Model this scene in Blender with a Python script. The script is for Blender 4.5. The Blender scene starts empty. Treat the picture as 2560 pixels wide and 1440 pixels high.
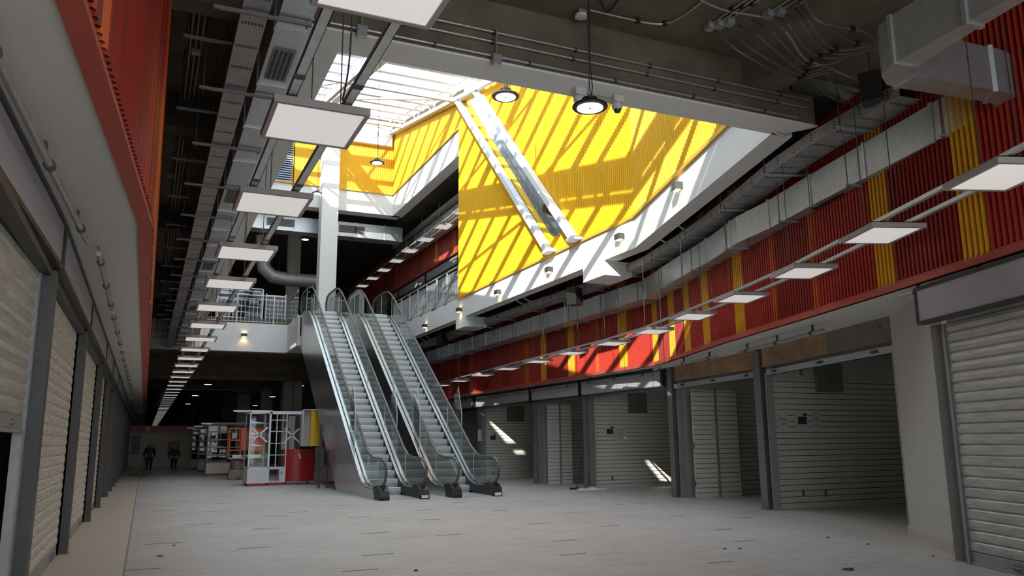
import bpy, math, random
from mathutils import Vector, Matrix
random.seed(7)
S = bpy.context.scene
COL = S.collection
# ---------------------------------------------------------------- camera
F_PX, CX, CY, CAMH = 2000.0, 1280.0, 720.0, 1.6
PITCH, ROLL, YAW = math.atan(384/2000.0), 0.0088, math.radians(24.367)
_f = Vector((math.sin(YAW)*math.cos(PITCH), math.cos(YAW)*math.cos(PITCH), math.sin(PITCH)))
_r = Vector((math.cos(YAW), -math.sin(YAW), 0))
_u = _r.cross(_f)
CR = math.cos(ROLL)*_r - math.sin(ROLL)*_u
CU = math.cos(ROLL)*_u + math.sin(ROLL)*_r
cam = bpy.data.objects.new('camera', bpy.data.cameras.new('camera'))
COL.objects.link(cam)
cam.matrix_world = Matrix(((CR.x, CU.x, -_f.x, 0), (CR.y, CU.y, -_f.y, 0), (CR.z, CU.z, -_f.z, CAMH), (0, 0, 0, 1)))
cam.data.sensor_width = 36; cam.data.lens = F_PX/2560*36
cam.data.clip_start = 0.05; cam.data.clip_end = 600
S.camera = cam
# ---------------------------------------------------------------- light and exposure
S.view_settings.view_transform = 'Standard'; S.view_settings.look = 'None'
S.view_settings.gamma = 1; S.view_settings.use_curve_mapping = False
S.view_settings.exposure = 0.2
W = bpy.data.worlds.new('world'); S.world = W; W.use_nodes = True
wn = W.node_tree.nodes; wn['Background'].inputs[0].default_value = (0.80, 0.90, 1.0, 1); wn['Background'].inputs[1].default_value = 3.2
sd = bpy.data.lights.new('sun', 'SUN'); sd.energy = 10.5; sd.angle = 0.006; sd.color = (1.0, 0.95, 0.86)
sun = bpy.data.objects.new('sun', sd); COL.objects.link(sun)
SUNDIR = Vector((1.0, 1.36, -0.79)).normalized()
sun.rotation_euler = SUNDIR.to_track_quat('-Z', 'Y').to_euler(); sun.location = (-10, -20, 40)
S.cycles.max_bounces = 7; S.cycles.diffuse_bounces = 4; S.cycles.glossy_bounces = 3
S.cycles.transparent_max_bounces = 16; S.cycles.transmission_bounces = 4
S.cycles.caustics_reflective = False; S.cycles.caustics_refractive = False
S.cycles.sample_clamp_indirect = 4.0
S.cycles.use_denoising = True

# ---------------------------------------------------------------- pixel -> point on a real surface
def _ray(x, y): return _f + CR*((x-CX)/F_PX) - CU*((y-CY)/F_PX)
O = Vector((0, 0, CAMH))
def atz(x, y, z): d = _ray(x, y); return O + d*((z-CAMH)/d.z)
def atx(x, y, X): d = _ray(x, y); return O + d*(X/d.x)
def aty(x, y, Y): d = _ray(x, y); return O + d*(Y/d.y)

# ---------------------------------------------------------------- materials
MAT = {}
def mat(name, col, rough=0.6, metal=0.0, var=0.0, scale=3.0, bump=0.0, bscale=40.0, stretch=(1, 1, 1), col2=None, emit=None, es=1.0, spec=0.5):
    if name in MAT: return MAT[name]
    m = bpy.data.materials.new(name); m.use_nodes = True; MAT[name] = m
    nt = m.node_tree; N = nt.nodes; Lk = nt.links; b = N['Principled BSDF']
    b.inputs['Roughness'].default_value = rough; b.inputs['Metallic'].default_value = metal
    b.inputs['Specular IOR Level'].default_value = spec
    b.inputs['Base Color'].default_value = (*col, 1)
    tc = N.new('ShaderNodeTexCoord'); mp = N.new('ShaderNodeMapping'); mp.inputs['Scale'].default_value = stretch
    Lk.new(tc.outputs['Object'], mp.inputs['Vector'])
    if var > 0 or col2:
        n = N.new('ShaderNodeTexNoise'); n.inputs['Scale'].default_value = scale; n.inputs['Detail'].default_value = 6; n.inputs['Roughness'].default_value = 0.65
        Lk.new(mp.outputs[0], n.inputs['Vector'])
        r = N.new('ShaderNodeValToRGB'); r.color_ramp.elements[0].position = 0.32; r.color_ramp.elements[1].position = 0.68
        c2 = col2 or tuple(c*(1-var) for c in col)
        r.color_ramp.elements[0].color = (*c2, 1); r.color_ramp.elements[1].color = (*col, 1)
        Lk.new(n.outputs['Fac'], r.inputs[0]); Lk.new(r.outputs[0], b.inputs['Base Color'])
    if bump > 0:
        n2 = N.new('ShaderNodeTexNoise'); n2.inputs['Scale'].default_value = bscale; n2.inputs['Detail'].default_value = 4
        Lk.new(mp.outputs[0], n2.inputs['Vector'])
        bp = N.new('ShaderNodeBump'); bp.inputs['Strength'].default_value = bump; bp.inputs['Distance'].default_value = 0.02
        Lk.new(n2.outputs['Fac'], bp.inputs['Height']); Lk.new(bp.outputs[0], b.inputs['Normal'])
    if emit:
        b.inputs['Emission Color'].default_value = (*emit, 1); b.inputs['Emission Strength'].default_value = es
    return m
def glass(name, tint, glossy=0.08, rough=0.02, k=0.45):
    m = bpy.data.materials.new(name); m.use_nodes = True; MAT[name] = m
    nt = m.node_tree; N = nt.nodes; Lk = nt.links; N.remove(N['Principled BSDF'])
    t = N.new('ShaderNodeBsdfTransparent'); t.inputs[0].default_value = (*tint, 1)
    g = N.new('ShaderNodeBsdfGlossy'); g.inputs['Roughness'].default_value = rough
    fr = N.new('ShaderNodeFresnel'); fr.inputs[0].default_value = 1.30
    ad = N.new('ShaderNodeMath'); ad.operation = 'MULTIPLY_ADD'; ad.inputs[1].default_value = k; ad.inputs[2].default_value = glossy; Lk.new(fr.outputs[0], ad.inputs[0])
    mx = N.new('ShaderNodeMixShader'); Lk.new(ad.outputs[0], mx.inputs[0]); Lk.new(t.outputs[0], mx.inputs[1]); Lk.new(g.outputs[0], mx.inputs[2])
    Lk.new(mx.outputs[0], N['Material Output'].inputs[0]); return m
def skypane(name):
    m = bpy.data.materials.new(name); m.use_nodes = True; MAT[name] = m
    nt = m.node_tree; N = nt.nodes; Lk = nt.links; N.remove(N['Principled BSDF'])
    t = N.new('ShaderNodeBsdfTransparent'); t.inputs[0].default_value = (0.93, 0.95, 0.97, 1)
    g = N.new('ShaderNodeBsdfTranslucent'); g.inputs[0].default_value = (0.9, 0.93, 0.95, 1)
    mx = N.new('ShaderNodeMixShader'); mx.inputs[0].default_value = 0.12
    Lk.new(t.outputs[0], mx.inputs[1]); Lk.new(g.outputs[0], mx.inputs[2]); Lk.new(mx.outputs[0], N['Material Output'].inputs[0]); return m

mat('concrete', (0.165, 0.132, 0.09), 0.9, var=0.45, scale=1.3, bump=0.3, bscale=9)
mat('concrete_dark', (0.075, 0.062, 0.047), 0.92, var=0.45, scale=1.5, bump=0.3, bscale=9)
mat('concrete_pale', (0.42, 0.39, 0.34), 0.85, var=0.15, scale=2)
mat('plaster', (0.78, 0.78, 0.76), 0.75, var=0.04, scale=4, bump=0.05)
mat('soffit', (0.70, 0.675, 0.63), 0.85, var=0.05, scale=1.2, bump=0.08, bscale=60)
mat('pillar_paint', (0.56, 0.53, 0.475), 0.8, var=0.05, scale=2, bump=0.08, bscale=80)
mat('unlit_black', (0.035, 0.033, 0.032), 0.95)  # near-black colour puts the darkness of unlit ends into the walls
mat('yellow', (0.86, 0.49, 0.003), 0.5, var=0.08, scale=0.6, stretch=(1, 1, .2))
mat('yellow_trim', (0.72, 0.40, 0.02), 0.5)
mat('red', (0.40, 0.036, 0.022), 0.38)
mat('red_brown', (0.17, 0.03, 0.018), 0.4)
mat('conduit_dark', (0.11, 0.097, 0.085), 0.5)
mat('red_dark', (0.27, 0.026, 0.018), 0.38)
mat('red_orange', (0.54, 0.10, 0.02), 0.38)
mat('amber', (0.70, 0.34, 0.02), 0.4)
mat('red_trim', (0.50, 0.085, 0.055), 0.6, var=0.2, scale=2.5)
mat('galv', (0.60, 0.64, 0.64), 0.38, metal=0.75, var=0.18, scale=7, bump=0.04, bscale=60)
mat('galv_dull', (0.40, 0.40, 0.39), 0.5, metal=0.6, var=0.2, scale=5)
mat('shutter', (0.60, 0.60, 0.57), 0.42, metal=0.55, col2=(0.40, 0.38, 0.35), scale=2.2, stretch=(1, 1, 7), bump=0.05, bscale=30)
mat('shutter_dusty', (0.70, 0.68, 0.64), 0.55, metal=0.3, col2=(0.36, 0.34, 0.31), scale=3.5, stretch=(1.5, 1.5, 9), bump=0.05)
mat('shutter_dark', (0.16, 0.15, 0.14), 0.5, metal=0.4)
mat('steel', (0.085, 0.08, 0.078), 0.5, metal=0.3, var=0.2, scale=6)
mat('steel_mid', (0.22, 0.22, 0.22), 0.5, metal=0.4, var=0.15, scale=6)
mat('black', (0.018, 0.017, 0.016), 0.45)
mat('black_rubber', (0.02, 0.02, 0.02), 0.3)
mat('sign_face', (0.38, 0.355, 0.385), 0.45, var=0.05, scale=3)
mat('pipe_grey', (0.42, 0.41, 0.40), 0.4, metal=0.5, var=0.3, scale=12)
mat('plywood', (0.46, 0.27, 0.11), 0.75, col2=(0.20, 0.14, 0.10), scale=1.7, stretch=(1, 1, 1.5), bump=0.05)
mat('plywood_grey', (0.24, 0.19, 0.15), 0.75, col2=(0.17, 0.14, 0.12), scale=2.5)
mat('slatwall', (0.76, 0.74, 0.64), 0.6, var=0.03, scale=2)
mat('groove', (0.06, 0.06, 0.055), 0.8)
mat('store_wall', (0.68, 0.66, 0.62), 0.85)
mat('olive_box', (0.20, 0.19, 0.13), 0.7)
mat('paper', (0.72, 0.71, 0.70), 0.8, var=0.06, scale=30)
mat('ink', (0.05, 0.05, 0.06), 0.8)
mat('panel_frame', (0.36, 0.32, 0.31), 0.5)
mat('diffuser', (0.75, 0.72, 0.69), 0.5, emit=(1.0, 0.955, 0.91), es=0.40)
mat('lens_lit', (0.9, 0.9, 0.9), 0.4, emit=(1.0, 0.98, 0.92), es=3.0)
mat('lens_warm', (0.9, 0.8, 0.6), 0.4, emit=(1.0, 0.72, 0.38), es=5.0)
mat('stainless', (0.62, 0.62, 0.62), 0.24, metal=0.95, var=0.12, scale=1.2, bump=0.06, bscale=3)
mat('stainless_soft', (0.62, 0.64, 0.67), 0.30, metal=0.85)
mat('step_metal', (0.50, 0.52, 0.52), 0.42, metal=0.55, bump=0.25, bscale=3, stretch=(60, 1, 1))
mat('handrail', (0.10, 0.09, 0.082), 0.28)
mat('white_metal', (0.74, 0.76, 0.80), 0.5)
mat('white_board', (0.66, 0.66, 0.66), 0.55, var=0.03)
mat('cream_board', (0.62, 0.57, 0.48), 0.6)
mat('grey_board', (0.50, 0.46, 0.47), 0.6)
mat('red_paint', (0.42, 0.018, 0.02), 0.35)
mat('yellow_board', (0.86, 0.55, 0.02), 0.5)
mat('orange_paint', (0.72, 0.13, 0.035), 0.45, var=0.15, scale=8)
mat('machine_tan', (0.36, 0.29, 0.21), 0.6, var=0.35, scale=9)
mat('tyre', (0.30, 0.27, 0.23), 0.8, var=0.3, scale=12)
mat('hivis_glow', (0.55, 0.80, 0.05), 0.5, emit=(0.5, 0.8, 0.05), es=0.15)  # faint emission added to the colour; the strip is no lamp
mat('blue_siding', (0.36, 0.46, 0.62), 0.5, var=0.06, scale=1)
mat('railing', (0.42, 0.44, 0.46), 0.4, metal=0.5)
mat('skin', (0.40, 0.24, 0.17), 0.6)
mat('hair', (0.02, 0.013, 0.01), 0.5)
mat('jacket', (0.018, 0.02, 0.028), 0.85, var=0.3, scale=9)
mat('teal_shirt', (0.03, 0.06, 0.07), 0.85)
mat('trousers', (0.012, 0.014, 0.02), 0.85)
mat('boots', (0.16, 0.11, 0.075), 0.7)
mat('tape', (0.25, 0.235, 0.225), 0.7, var=0.15, scale=12)
mat('rag', (0.55, 0.50, 0.45), 0.9, var=0.3, scale=15)
mat('tag_red', (0.6, 0.05, 0.04), 0.6)
mat('tag_white', (0.8, 0.8, 0.8), 0.6)
mat('cam_white', (0.60, 0.58, 0.56), 0.5)
mat('skirting', (0.52, 0.48, 0.42), 0.6, var=0.06)
glass('glass', (0.90, 0.945, 0.925), 0.03)
glass('glass_clear', (0.96, 0.975, 0.97), 0.02)
glass('glass_dark', (0.60, 0.68, 0.68), 0.10)
glass('glass_matte', (0.95, 0.97, 0.99), 0.01, k=0.08)
skypane('sky_pane')

def floor_mat():
    m = mat('floor_dusty', (0.44, 0.425, 0.41), 0.55); nt = m.node_tree; N = nt.nodes; Lk = nt.links; b = N['Principled BSDF']
    tc = N.new('ShaderNodeTexCoord')
    n1 = N.new('ShaderNodeTexNoise'); n1.inputs['Scale'].default_value = 0.35; n1.inputs['Detail'].default_value = 8; n1.inputs['Roughness'].default_value = 0.7
    mp = N.new('ShaderNodeMapping'); mp.inputs['Scale'].default_value = (0.5, 2.2, 1); mp.inputs['Rotation'].default_value = (0, 0, 0.2)
    n2 = N.new('ShaderNodeTexNoise'); n2.inputs['Scale'].default_value = 2.4; n2.inputs['Detail'].default_value = 9; n2.inputs['Roughness'].default_value = 0.75
    Lk.new(tc.outputs['Object'], n1.inputs['Vector']); Lk.new(tc.outputs['Object'], mp.inputs[0]); Lk.new(mp.outputs[0], n2.inputs['Vector'])
    r1 = N.new('ShaderNodeValToRGB'); r1.color_ramp.elements[0].position = 0.3; r1.color_ramp.elements[1].position = 0.7
    r1.color_ramp.elements[0].color = (0.43, 0.405, 0.38, 1); r1.color_ramp.elements[1].color = (0.53, 0.51, 0.49, 1)
    r2 = N.new('ShaderNodeValToRGB'); r2.color_ramp.elements[0].position = 0.34; r2.color_ramp.elements[1].position = 0.52
    r2.color_ramp.elements[0].color = (0.78, 0.77, 0.75, 1); r2.color_ramp.elements[1].color = (1, 1, 1, 1)
    Lk.new(n1.outputs['Fac'], r1.inputs[0]); Lk.new(n2.outputs['Fac'], r2.inputs[0])
    mx = N.new('ShaderNodeMix'); mx.data_type = 'RGBA'; mx.blend_type = 'MULTIPLY'; mx.inputs[0].default_value = 1.0
    Lk.new(r1.outputs[0], mx.inputs[6]); Lk.new(r2.outputs[0], mx.inputs[7])
    br = N.new('ShaderNodeTexBrick'); br.offset = 0.0; br.inputs['Scale'].default_value = 1.0; br.inputs['Brick Width'].default_value = 1.2; br.inputs['Row Height'].default_value = 1.2
    br.inputs['Mortar Size'].default_value = 0.004; br.inputs['Color1'].default_value = (1, 1, 1, 1); br.inputs['Color2'].default_value = (0.97, 0.97, 0.97, 1); br.inputs['Mortar'].default_value = (0.82, 0.82, 0.82, 1)
    Lk.new(tc.outputs['Object'], br.inputs['Vector'])
    mx2 = N.new('ShaderNodeMix'); mx2.data_type = 'RGBA'; mx2.blend_type = 'MULTIPLY'; mx2.inputs[0].default_value = 1.0
    Lk.new(mx.outputs[2], mx2.inputs[6]); Lk.new(br.outputs[0], mx2.inputs[7]); Lk.new(mx2.outputs[2], b.inputs['Base Color'])
    rr = N.new('ShaderNodeMapRange'); rr.inputs[3].default_value = 0.62; rr.inputs[4].default_value = 0.36
    Lk.new(n1.outputs['Fac'], rr.inputs[0]); Lk.new(rr.outputs[0], b.inputs['Roughness'])
floor_mat()
mat('floor_tan', (0.56, 0.50, 0.42), 0.5, col2=(0.49, 0.43, 0.36), scale=2.2, stretch=(1, 3, 1))
def block_mat():
    m = mat('block_wall', (0.33, 0.30, 0.24), 0.9); nt = m.node_tree; N = nt.nodes; Lk = nt.links; b = N['Principled BSDF']
    tc = N.new('ShaderNodeTexCoord'); mp = N.new('ShaderNodeMapping'); mp.inputs['Rotation'].default_value = (math.pi/2, 0, math.pi/2)
    br = N.new('ShaderNodeTexBrick'); br.inputs['Scale'].default_value = 1; br.inputs['Brick Width'].default_value = 0.4; br.inputs['Row Height'].default_value = 0.2; br.inputs['Mortar Size'].default_value = 0.008
    br.inputs['Color1'].default_value = (0.50, 0.46, 0.38, 1); br.inputs['Color2'].default_value = (0.46, 0.42, 0.35, 1); br.inputs['Mortar'].default_value = (0.25, 0.23, 0.2, 1)
    Lk.new(tc.outputs['Object'], mp.inputs[0]); Lk.new(mp.outputs[0], br.inputs['Vector']); Lk.new(br.outputs[0], b.inputs['Base Color'])
block_mat()

# ---------------------------------------------------------------- mesh builder
class MB:
    def __init__(s): s.v = []; s.f = []; s.m = []; s.mi = 0
    def quad(s, a, b, c, d): n = len(s.v); s.v += [tuple(a), tuple(b), tuple(c), tuple(d)]; s.f.append((n, n+1, n+2, n+3)); s.m.append(s.mi); return s
    def box(s, x0, x1, y0, y1, z0, z1):
        return s.hexa([(x0, y0, z0), (x1, y0, z0), (x1, y1, z0), (x0, y1, z0)], [(x0, y0, z1), (x1, y0, z1), (x1, y1, z1), (x0, y1, z1)])
    def hexa(s, lo, hi):
        n = len(s.v); s.v += [tuple(p) for p in lo] + [tuple(p) for p in hi]; k = len(lo)
        fs = [tuple(range(n+k-1, n-1, -1)), tuple(range(n+k, n+2*k))]
        for i in range(k): j = (i+1) % k; fs.append((n+i, n+j, n+k+j, n+k+i))
        s.f += fs; s.m += [s.mi]*len(fs); return s
    def bar(s, p, q, w, h, up=(0, 0, 1)):
        p = Vector(p); q = Vector(q); d = (q-p).normalized(); up = Vector(up)
        if abs(d.dot(up)) > 0.98: up = Vector((1, 0, 0))
        r = d.cross(up).normalized(); u = r.cross(d)
        c = [r*w/2*a + u*h/2*b for a, b in ((-1, -1), (1, -1), (1, 1), (-1, 1))]
        return s.hexa([p+k for k in c], [q+k for k in c])
    def tube(s, path, r, n=8, caps=True, radii=None):
        P = [Vector(p) for p in path]; base = len(s.v); up = Vector((0, 0, 1)); prev = None
        for i, p in enumerate(P):
            d = (P[min(i+1, len(P)-1)]-P[max(i-1, 0)]).normalized()
            if prev is None:
                a = up if abs(d.dot(up)) < 0.95 else Vector((1, 0, 0)); x = d.cross(a).normalized()
            else: x = (prev - d*prev.dot(d)).normalized()
            prev = x; y = d.cross(x); rr = radii[i] if radii else r
            for k in range(n): t = 2*math.pi*k/n; s.v.append(tuple(p + x*math.cos(t)*rr + y*math.sin(t)*rr))
        for i in range(len(P)-1):
            for k in range(n):
                a = base+i*n+k; b = base+i*n+(k+1) % n; s.f.append((a, b, b+n, a+n)); s.m.append(s.mi)
        if caps:
            s.f.append(tuple(range(base+n-1, base-1, -1))); e = base+(len(P)-1)*n; s.f.append(tuple(range(e, e+n))); s.m += [s.mi]*2
        return s
    def lathe(s, c, prof, n=20):
        base = len(s.v); c = Vector(c)
        for r, z in prof:
            for k in range(n): t = 2*math.pi*k/n; s.v.append((c.x+r*math.cos(t), c.y+r*math.sin(t), c.z+z))
        for i in range(len(prof)-1):
            for k in range(n):
                a = base+i*n+k; b = base+i*n+(k+1) % n; s.f.append((a, b, b+n, a+n)); s.m.append(s.mi)
        s.f.append(tuple(range(base+n-1, base-1, -1))); e = base+(len(prof)-1)*n; s.f.append(tuple(range(e, e+n))); s.m += [s.mi]*2
        return s
    def extr(s, poly, vec):
        vec = Vector(vec); return s.hexa([Vector(p) for p in poly], [Vector(p)+vec for p in poly])
    def strip(s, sections, closed=False):
        """loft between same-length point lists"""
        base = len(s.v); n = len(sections[0])
        for sec in sections: s.v += [tuple(p) for p in sec]
        for i in range(len(sections)-1):
            for k in range(n if closed else n-1):
                a = base+i*n+k; b = base+i*n+(k+1) % n; s.f.append((a, b, b+n, a+n)); s.m.append(s.mi)
        if closed:
            s.f.append(tuple(range(base+n-1, base-1, -1))); e = base+(len(sections)-1)*n; s.f.append(tuple(range(e, e+n))); s.m += [s.mi]*2
        return s
    def build(s, name, m, parent=None, smooth=False, bevel=0):
        me = bpy.data.meshes.new(name); me.from_pydata(s.v, [], s.f)
        ms = m if isinstance(m, (list, tuple)) else [m]
        for x in ms: me.materials.append(MAT[x])
        for p, k in zip(me.polygons, s.m): p.material_index = k; p.use_smooth = smooth
        me.update(); o = bpy.data.objects.new(name, me); COL.objects.link(o)
        if parent is not None: o.parent = parent
        if bevel:
            b = o.modifiers.new('bevel', 'BEVEL'); b.width = bevel; b.segments = 2; b.limit_method = 'ANGLE'
        if smooth:
            try: me.set_sharp_from_angle(angle=math.radians(40))
            except Exception: pass
        return o
def tag(o, label, cat, group=None, kind=None):
    o['label'] = label; o['category'] = cat
    if group: o['group'] = group
    if kind: o['kind'] = kind
    return o
def thing(name, label, cat, loc=(0, 0, 0), rz=0.0, group=None):
    o = bpy.data.objects.new(name, None); COL.objects.link(o); o.empty_display_size = 0.1
    o.location = loc; o.rotation_euler = (0, 0, rz); return tag(o, label, cat, group)
def struct(o, label=None):
    o['kind'] = 'structure'
    if label: o['label'] = label
    return o
def copy_tree(o, parent=None):
    c = o.copy(); COL.objects.link(c)
    if parent is not None: c.parent = parent
    for ch in [k for k in ALLCH(o)]: copy_tree(ch, c)
    return c
def ALLCH(o): return [k for k in bpy.data.objects if k.parent == o] if o.name not in _CH else _CH[o.name]
_CH = {}
def cache(o):
    _CH[o.name] = [k for k in bpy.data.objects if k.parent == o]
    for k in _CH[o.name]: cache(k)
def copy_of(proto, loc, rz, label, group=None):
    c = copy_tree(proto); c.location = loc; c.rotation_euler = (0, 0, rz); c['label'] = label
    if group: c['group'] = group
    return c
NTH = ['first', 'second', 'third', 'fourth', 'fifth', 'sixth', 'seventh', 'eighth', 'ninth', 'tenth', 'eleventh', 'twelfth', 'thirteenth', 'fourteenth', 'fifteenth', 'sixteenth', 'seventeenth', 'eighteenth', 'nineteenth', 'twentieth']
# ================================================================ SETTING
ZS = 3.72        # soffit height over the shop fronts
ZC = 7.35        # underside of the first slab
Z2 = 7.3         # second floor level
def roofz(y): return 15.85 + 0.22*(y-30)
LWALL = [(-1.55, -6.0), (-1.35, 2.0), (-1.08, 6.2), (-0.97, 9.3)]        # left shop-front line, near part
LEDGE = [(-1.45, -6.0), (-0.66, 3.5), (-0.23, 9.0), (-0.23, 160.0)]      # left soffit edge
REDGE = [(5.9, -6.0), (8.2, 2.7), (9.11, 5.76), (9.44, 6.82), (9.97, 8.55), (10.69, 10.94), (11.71, 14.48), (12.68, 17.33), (13.26, 19.28), (13.42, 24.0), (13.55, 60.0)]
RPOST = [(13.29, 15.06), (13.95, 19.5), (13.95, 24.6), (13.95, 28.6), (13.95, 34.5), (13.95, 40.0), (13.95, 46.0), (13.95, 52.0), (13.95, 58.0)]
PIL_L, PIL_R = (11.83, 9.98), (10.27, 8.0)
SH_A, SH_B = (9.84, 7.44), (8.72, 4.4)

# floor
m = MB(); m.quad((-8, -8, 0), (24, -8, 0), (24, 175, 0), (-8, 175, 0)); struct(m.build('floor', 'floor_dusty'), 'dusty pale grey tiled concourse floor')
m = MB(); m.box(-1.9, -0.14, -6, 60, 0.0, 0.006); struct(m.build('trim_1', 'floor_tan'), 'tan tiled border strip along the left shutters')
m = MB(); m.box(-0.14, -0.11, -6, 60, 0.0, 0.007); struct(m.build('trim_2', 'tape'), 'thin joint between tan border and grey floor')
m = MB()
m.hexa([(9.3, 5.2, 0), (10.6, 5.0, 0), (12.4, 9.5, 0), (13.9, 14.9, 0), (12.9, 14.4, 0), (12.4, 12.2, 0), (10.35, 8.9, 0)],
       [(9.3, 5.2, .007), (10.6, 5.0, .007), (12.4, 9.5, .007), (13.9, 14.9, .007), (12.9, 14.4, .007), (12.4, 12.2, .007), (10.35, 8.9, .007)])
struct(m.build('trim_3', 'floor_tan'), 'tan sloping tile ramp in front of the near open shop')

# ceiling slab of the ground floor (opening X 1.9-11.2, Y 9.5-40)
def slabs():
    m = MB()
    m.box(-8, 1.9, -8, 170, ZC, ZC+0.25)
    m.box(1.9, 24, -8, 9.2, ZC, ZC+0.25)
    m.box(1.9, 24, 40.3, 170, ZC-0.05, ZC+0.25)
    struct(m.build('ceiling', 'concrete'), 'bare concrete underside of the upper floor slab')
    # darker slab over the right hand walkway, follows the opening edge
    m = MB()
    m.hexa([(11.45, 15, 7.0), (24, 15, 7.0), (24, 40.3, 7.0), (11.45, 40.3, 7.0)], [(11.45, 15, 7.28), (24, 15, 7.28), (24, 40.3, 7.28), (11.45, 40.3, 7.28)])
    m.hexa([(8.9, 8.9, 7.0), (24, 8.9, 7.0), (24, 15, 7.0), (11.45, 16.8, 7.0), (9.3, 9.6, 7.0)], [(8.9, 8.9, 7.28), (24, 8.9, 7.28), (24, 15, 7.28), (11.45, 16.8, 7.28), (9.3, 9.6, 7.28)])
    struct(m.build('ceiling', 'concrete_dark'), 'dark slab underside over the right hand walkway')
slabs()
# near cross beam with conduits, white plaster edge
m = MB(); m.box(-0.1, 9.4, 8.97, 9.28, 6.52, ZC); struct(m.build('trim_4', 'concrete'), 'deep bare concrete cross beam before the light well')
m = MB(); m.hexa([(1.0, 8.97, 6.49), (9.45, 8.97, 6.49), (9.1, 9.5, 6.49), (1.0, 9.5, 6.49)], [(1.0, 8.97, 6.52), (9.45, 8.97, 6.52), (9.1, 9.5, 6.52), (1.0, 9.5, 6.52)]); m.hexa([(1.0, 9.3, 6.52), (9.2, 9.3, 6.52), (9.1, 9.5, 6.52), (1.0, 9.5, 6.52)], [(1.0, 9.3, Z2), (9.2, 9.3, Z2), (9.1, 9.5, Z2), (1.0, 9.5, Z2)])
struct(m.build('trim_5', 'plaster'), 'white plastered near edge of the light well')
# left edge of the light well
m = MB(); m.box(1.0, 1.9, 9.5, 40.0, 6.49, Z2); struct(m.build('trim_6', 'plaster'), 'white plastered left edge of the light well')
# right edge (fascia), straight part and angled part
K1, K0 = (11.2, 17.0), (8.95, 9.45)
def fascia_prism(m, a, b, w, z0, z1):
    m.hexa([(a[0], a[1], z0), (a[0]+w, a[1], z0), (b[0]+w, b[1], z0), (b[0], b[1], z0)], [(a[0], a[1], z1), (a[0]+w, a[1], z1), (b[0]+w, b[1], z1), (b[0], b[1], z1)])
m = MB(); fascia_prism(m, K0, K1, 0.42, 6.49, Z2); m.hexa([(11.2, 17, 6.49), (11.62, 17, 6.49), (11.55, 40, 6.49), (11.2, 40, 6.49)], [(11.2, 17, Z2), (11.62, 17, Z2), (11.55, 40, Z2), (11.2, 40, Z2)])
struct(m.build('trim_7', 'plaster'), 'white fascia of the right hand upper walkway')
for y0, y1, n in ((18.55, 19.75, 8), (29.2, 30.3, 9)):
    m = MB(); m.box(11.2, 12.1, y0, y1, 6.08, 6.49); struct(m.build('trim_%d' % n, 'plaster'), 'boxed white beam end under the fascia, %s one' % ('nearer' if n == 8 else 'farther'))
# second beam running to the right of the camera
a = atz(1870, 215, 6.9); b = atz(1920, 235, 6.9)
m = MB(); m.hexa([(8.0, 9.0, 6.9), (8.55, 9.0, 6.9), (9.0, 5.0, 6.9), (8.35, 5.0, 6.9)], [(7.95, 9.0, ZC), (8.55, 9.0, ZC), (8.6, 5.0, ZC), (7.85, 5.0, ZC)])
struct(m.build('trim_10', 'concrete'), 'bare concrete beam running towards the camera at right')
# cross beams above the left aisle
for i, y in enumerate((13.6, 20.5, 27.5, 34.5, 42, 50, 58)):
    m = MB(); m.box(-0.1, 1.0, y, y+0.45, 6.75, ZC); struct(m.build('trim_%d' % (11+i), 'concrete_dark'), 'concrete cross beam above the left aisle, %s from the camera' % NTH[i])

# ---- corrugated cladding
def cladding(name, path, z0, z1, pitch, depth, mats, pick, side=1, zfun=None, label=''):
    """vertical half round slats along a polyline in plan"""
    m = MB(); k = 0
    for (x0, y0), (x1, y1) in zip(path[:-1], path[1:]):
        d = Vector((x1-x0, y1-y0, 0)); L = d.length; d.normalize(); n = Vector((-d.y, d.x, 0))*side; cnt = max(1, int(L/pitch)); p = L/cnt
        for i in range(cnt):
            b = Vector((x0, y0, 0)) + d*(i*p); m.mi = pick(k); k += 1
            prof = [b, b+d*p*.06+n*depth*.75, b+d*p*.30+n*depth, b+d*p*.54+n*depth*.75, b+d*p*.60, b+d*p]
            zs = zfun(b.y, z0, z1) if zfun else [(z0, z1)]
            for za, zb in zs:
                if zb-za < 0.02: continue
                m.strip([[(q.x, q.y, za) for q in prof], [(q.x, q.y, zb) for q in prof]])
    return struct(m.build(name, mats), label)
def picker(seed, width=5, mixed=False):
    rnd = random.Random(seed); seq = []
    while len(seq) < 4000:
        g = rnd.randint(8, 20)
        c = rnd.choice([0, 0, 0, 1])
        seq += [rnd.choice([c, c, 4, 1]) if mixed else c for _ in range(g)]
        t = rnd.random()
        if t < 0.48: seq += [2]*rnd.randint(2, 5)
        elif t < 0.74: seq += [3]*width
        else: seq += [1]*rnd.randint(5, 12)
    return lambda k: seq[k % 4000]
REDS = ['red', 'red_dark', 'red_orange', 'amber', 'red_brown']
cladding('wall_left', [(-1.33, -6), (-0.54, 3.5), (-0.12, 9.0), (-0.12, 72)], 3.93, ZC, 0.095, 0.055, REDS, picker(21, width=3, mixed=True), side=-1, label='red and orange slatted band above the left shops')
R2 = [(x, y) for x, y in REDGE[:-1]] + [(13.55, 41.0)]
cladding('wall_right', R2, 3.80, 7.0, 0.095, 0.055, REDS, picker(8), side=1, label='red slatted band with yellow stripes above the right shops')
cladding('wall_right', [(13.55, 41.0), (13.55, 62)], 3.80, 7.0, 0.17, 0.035, REDS, picker(9), side=1, label='far red slatted band above the right shops')
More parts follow.
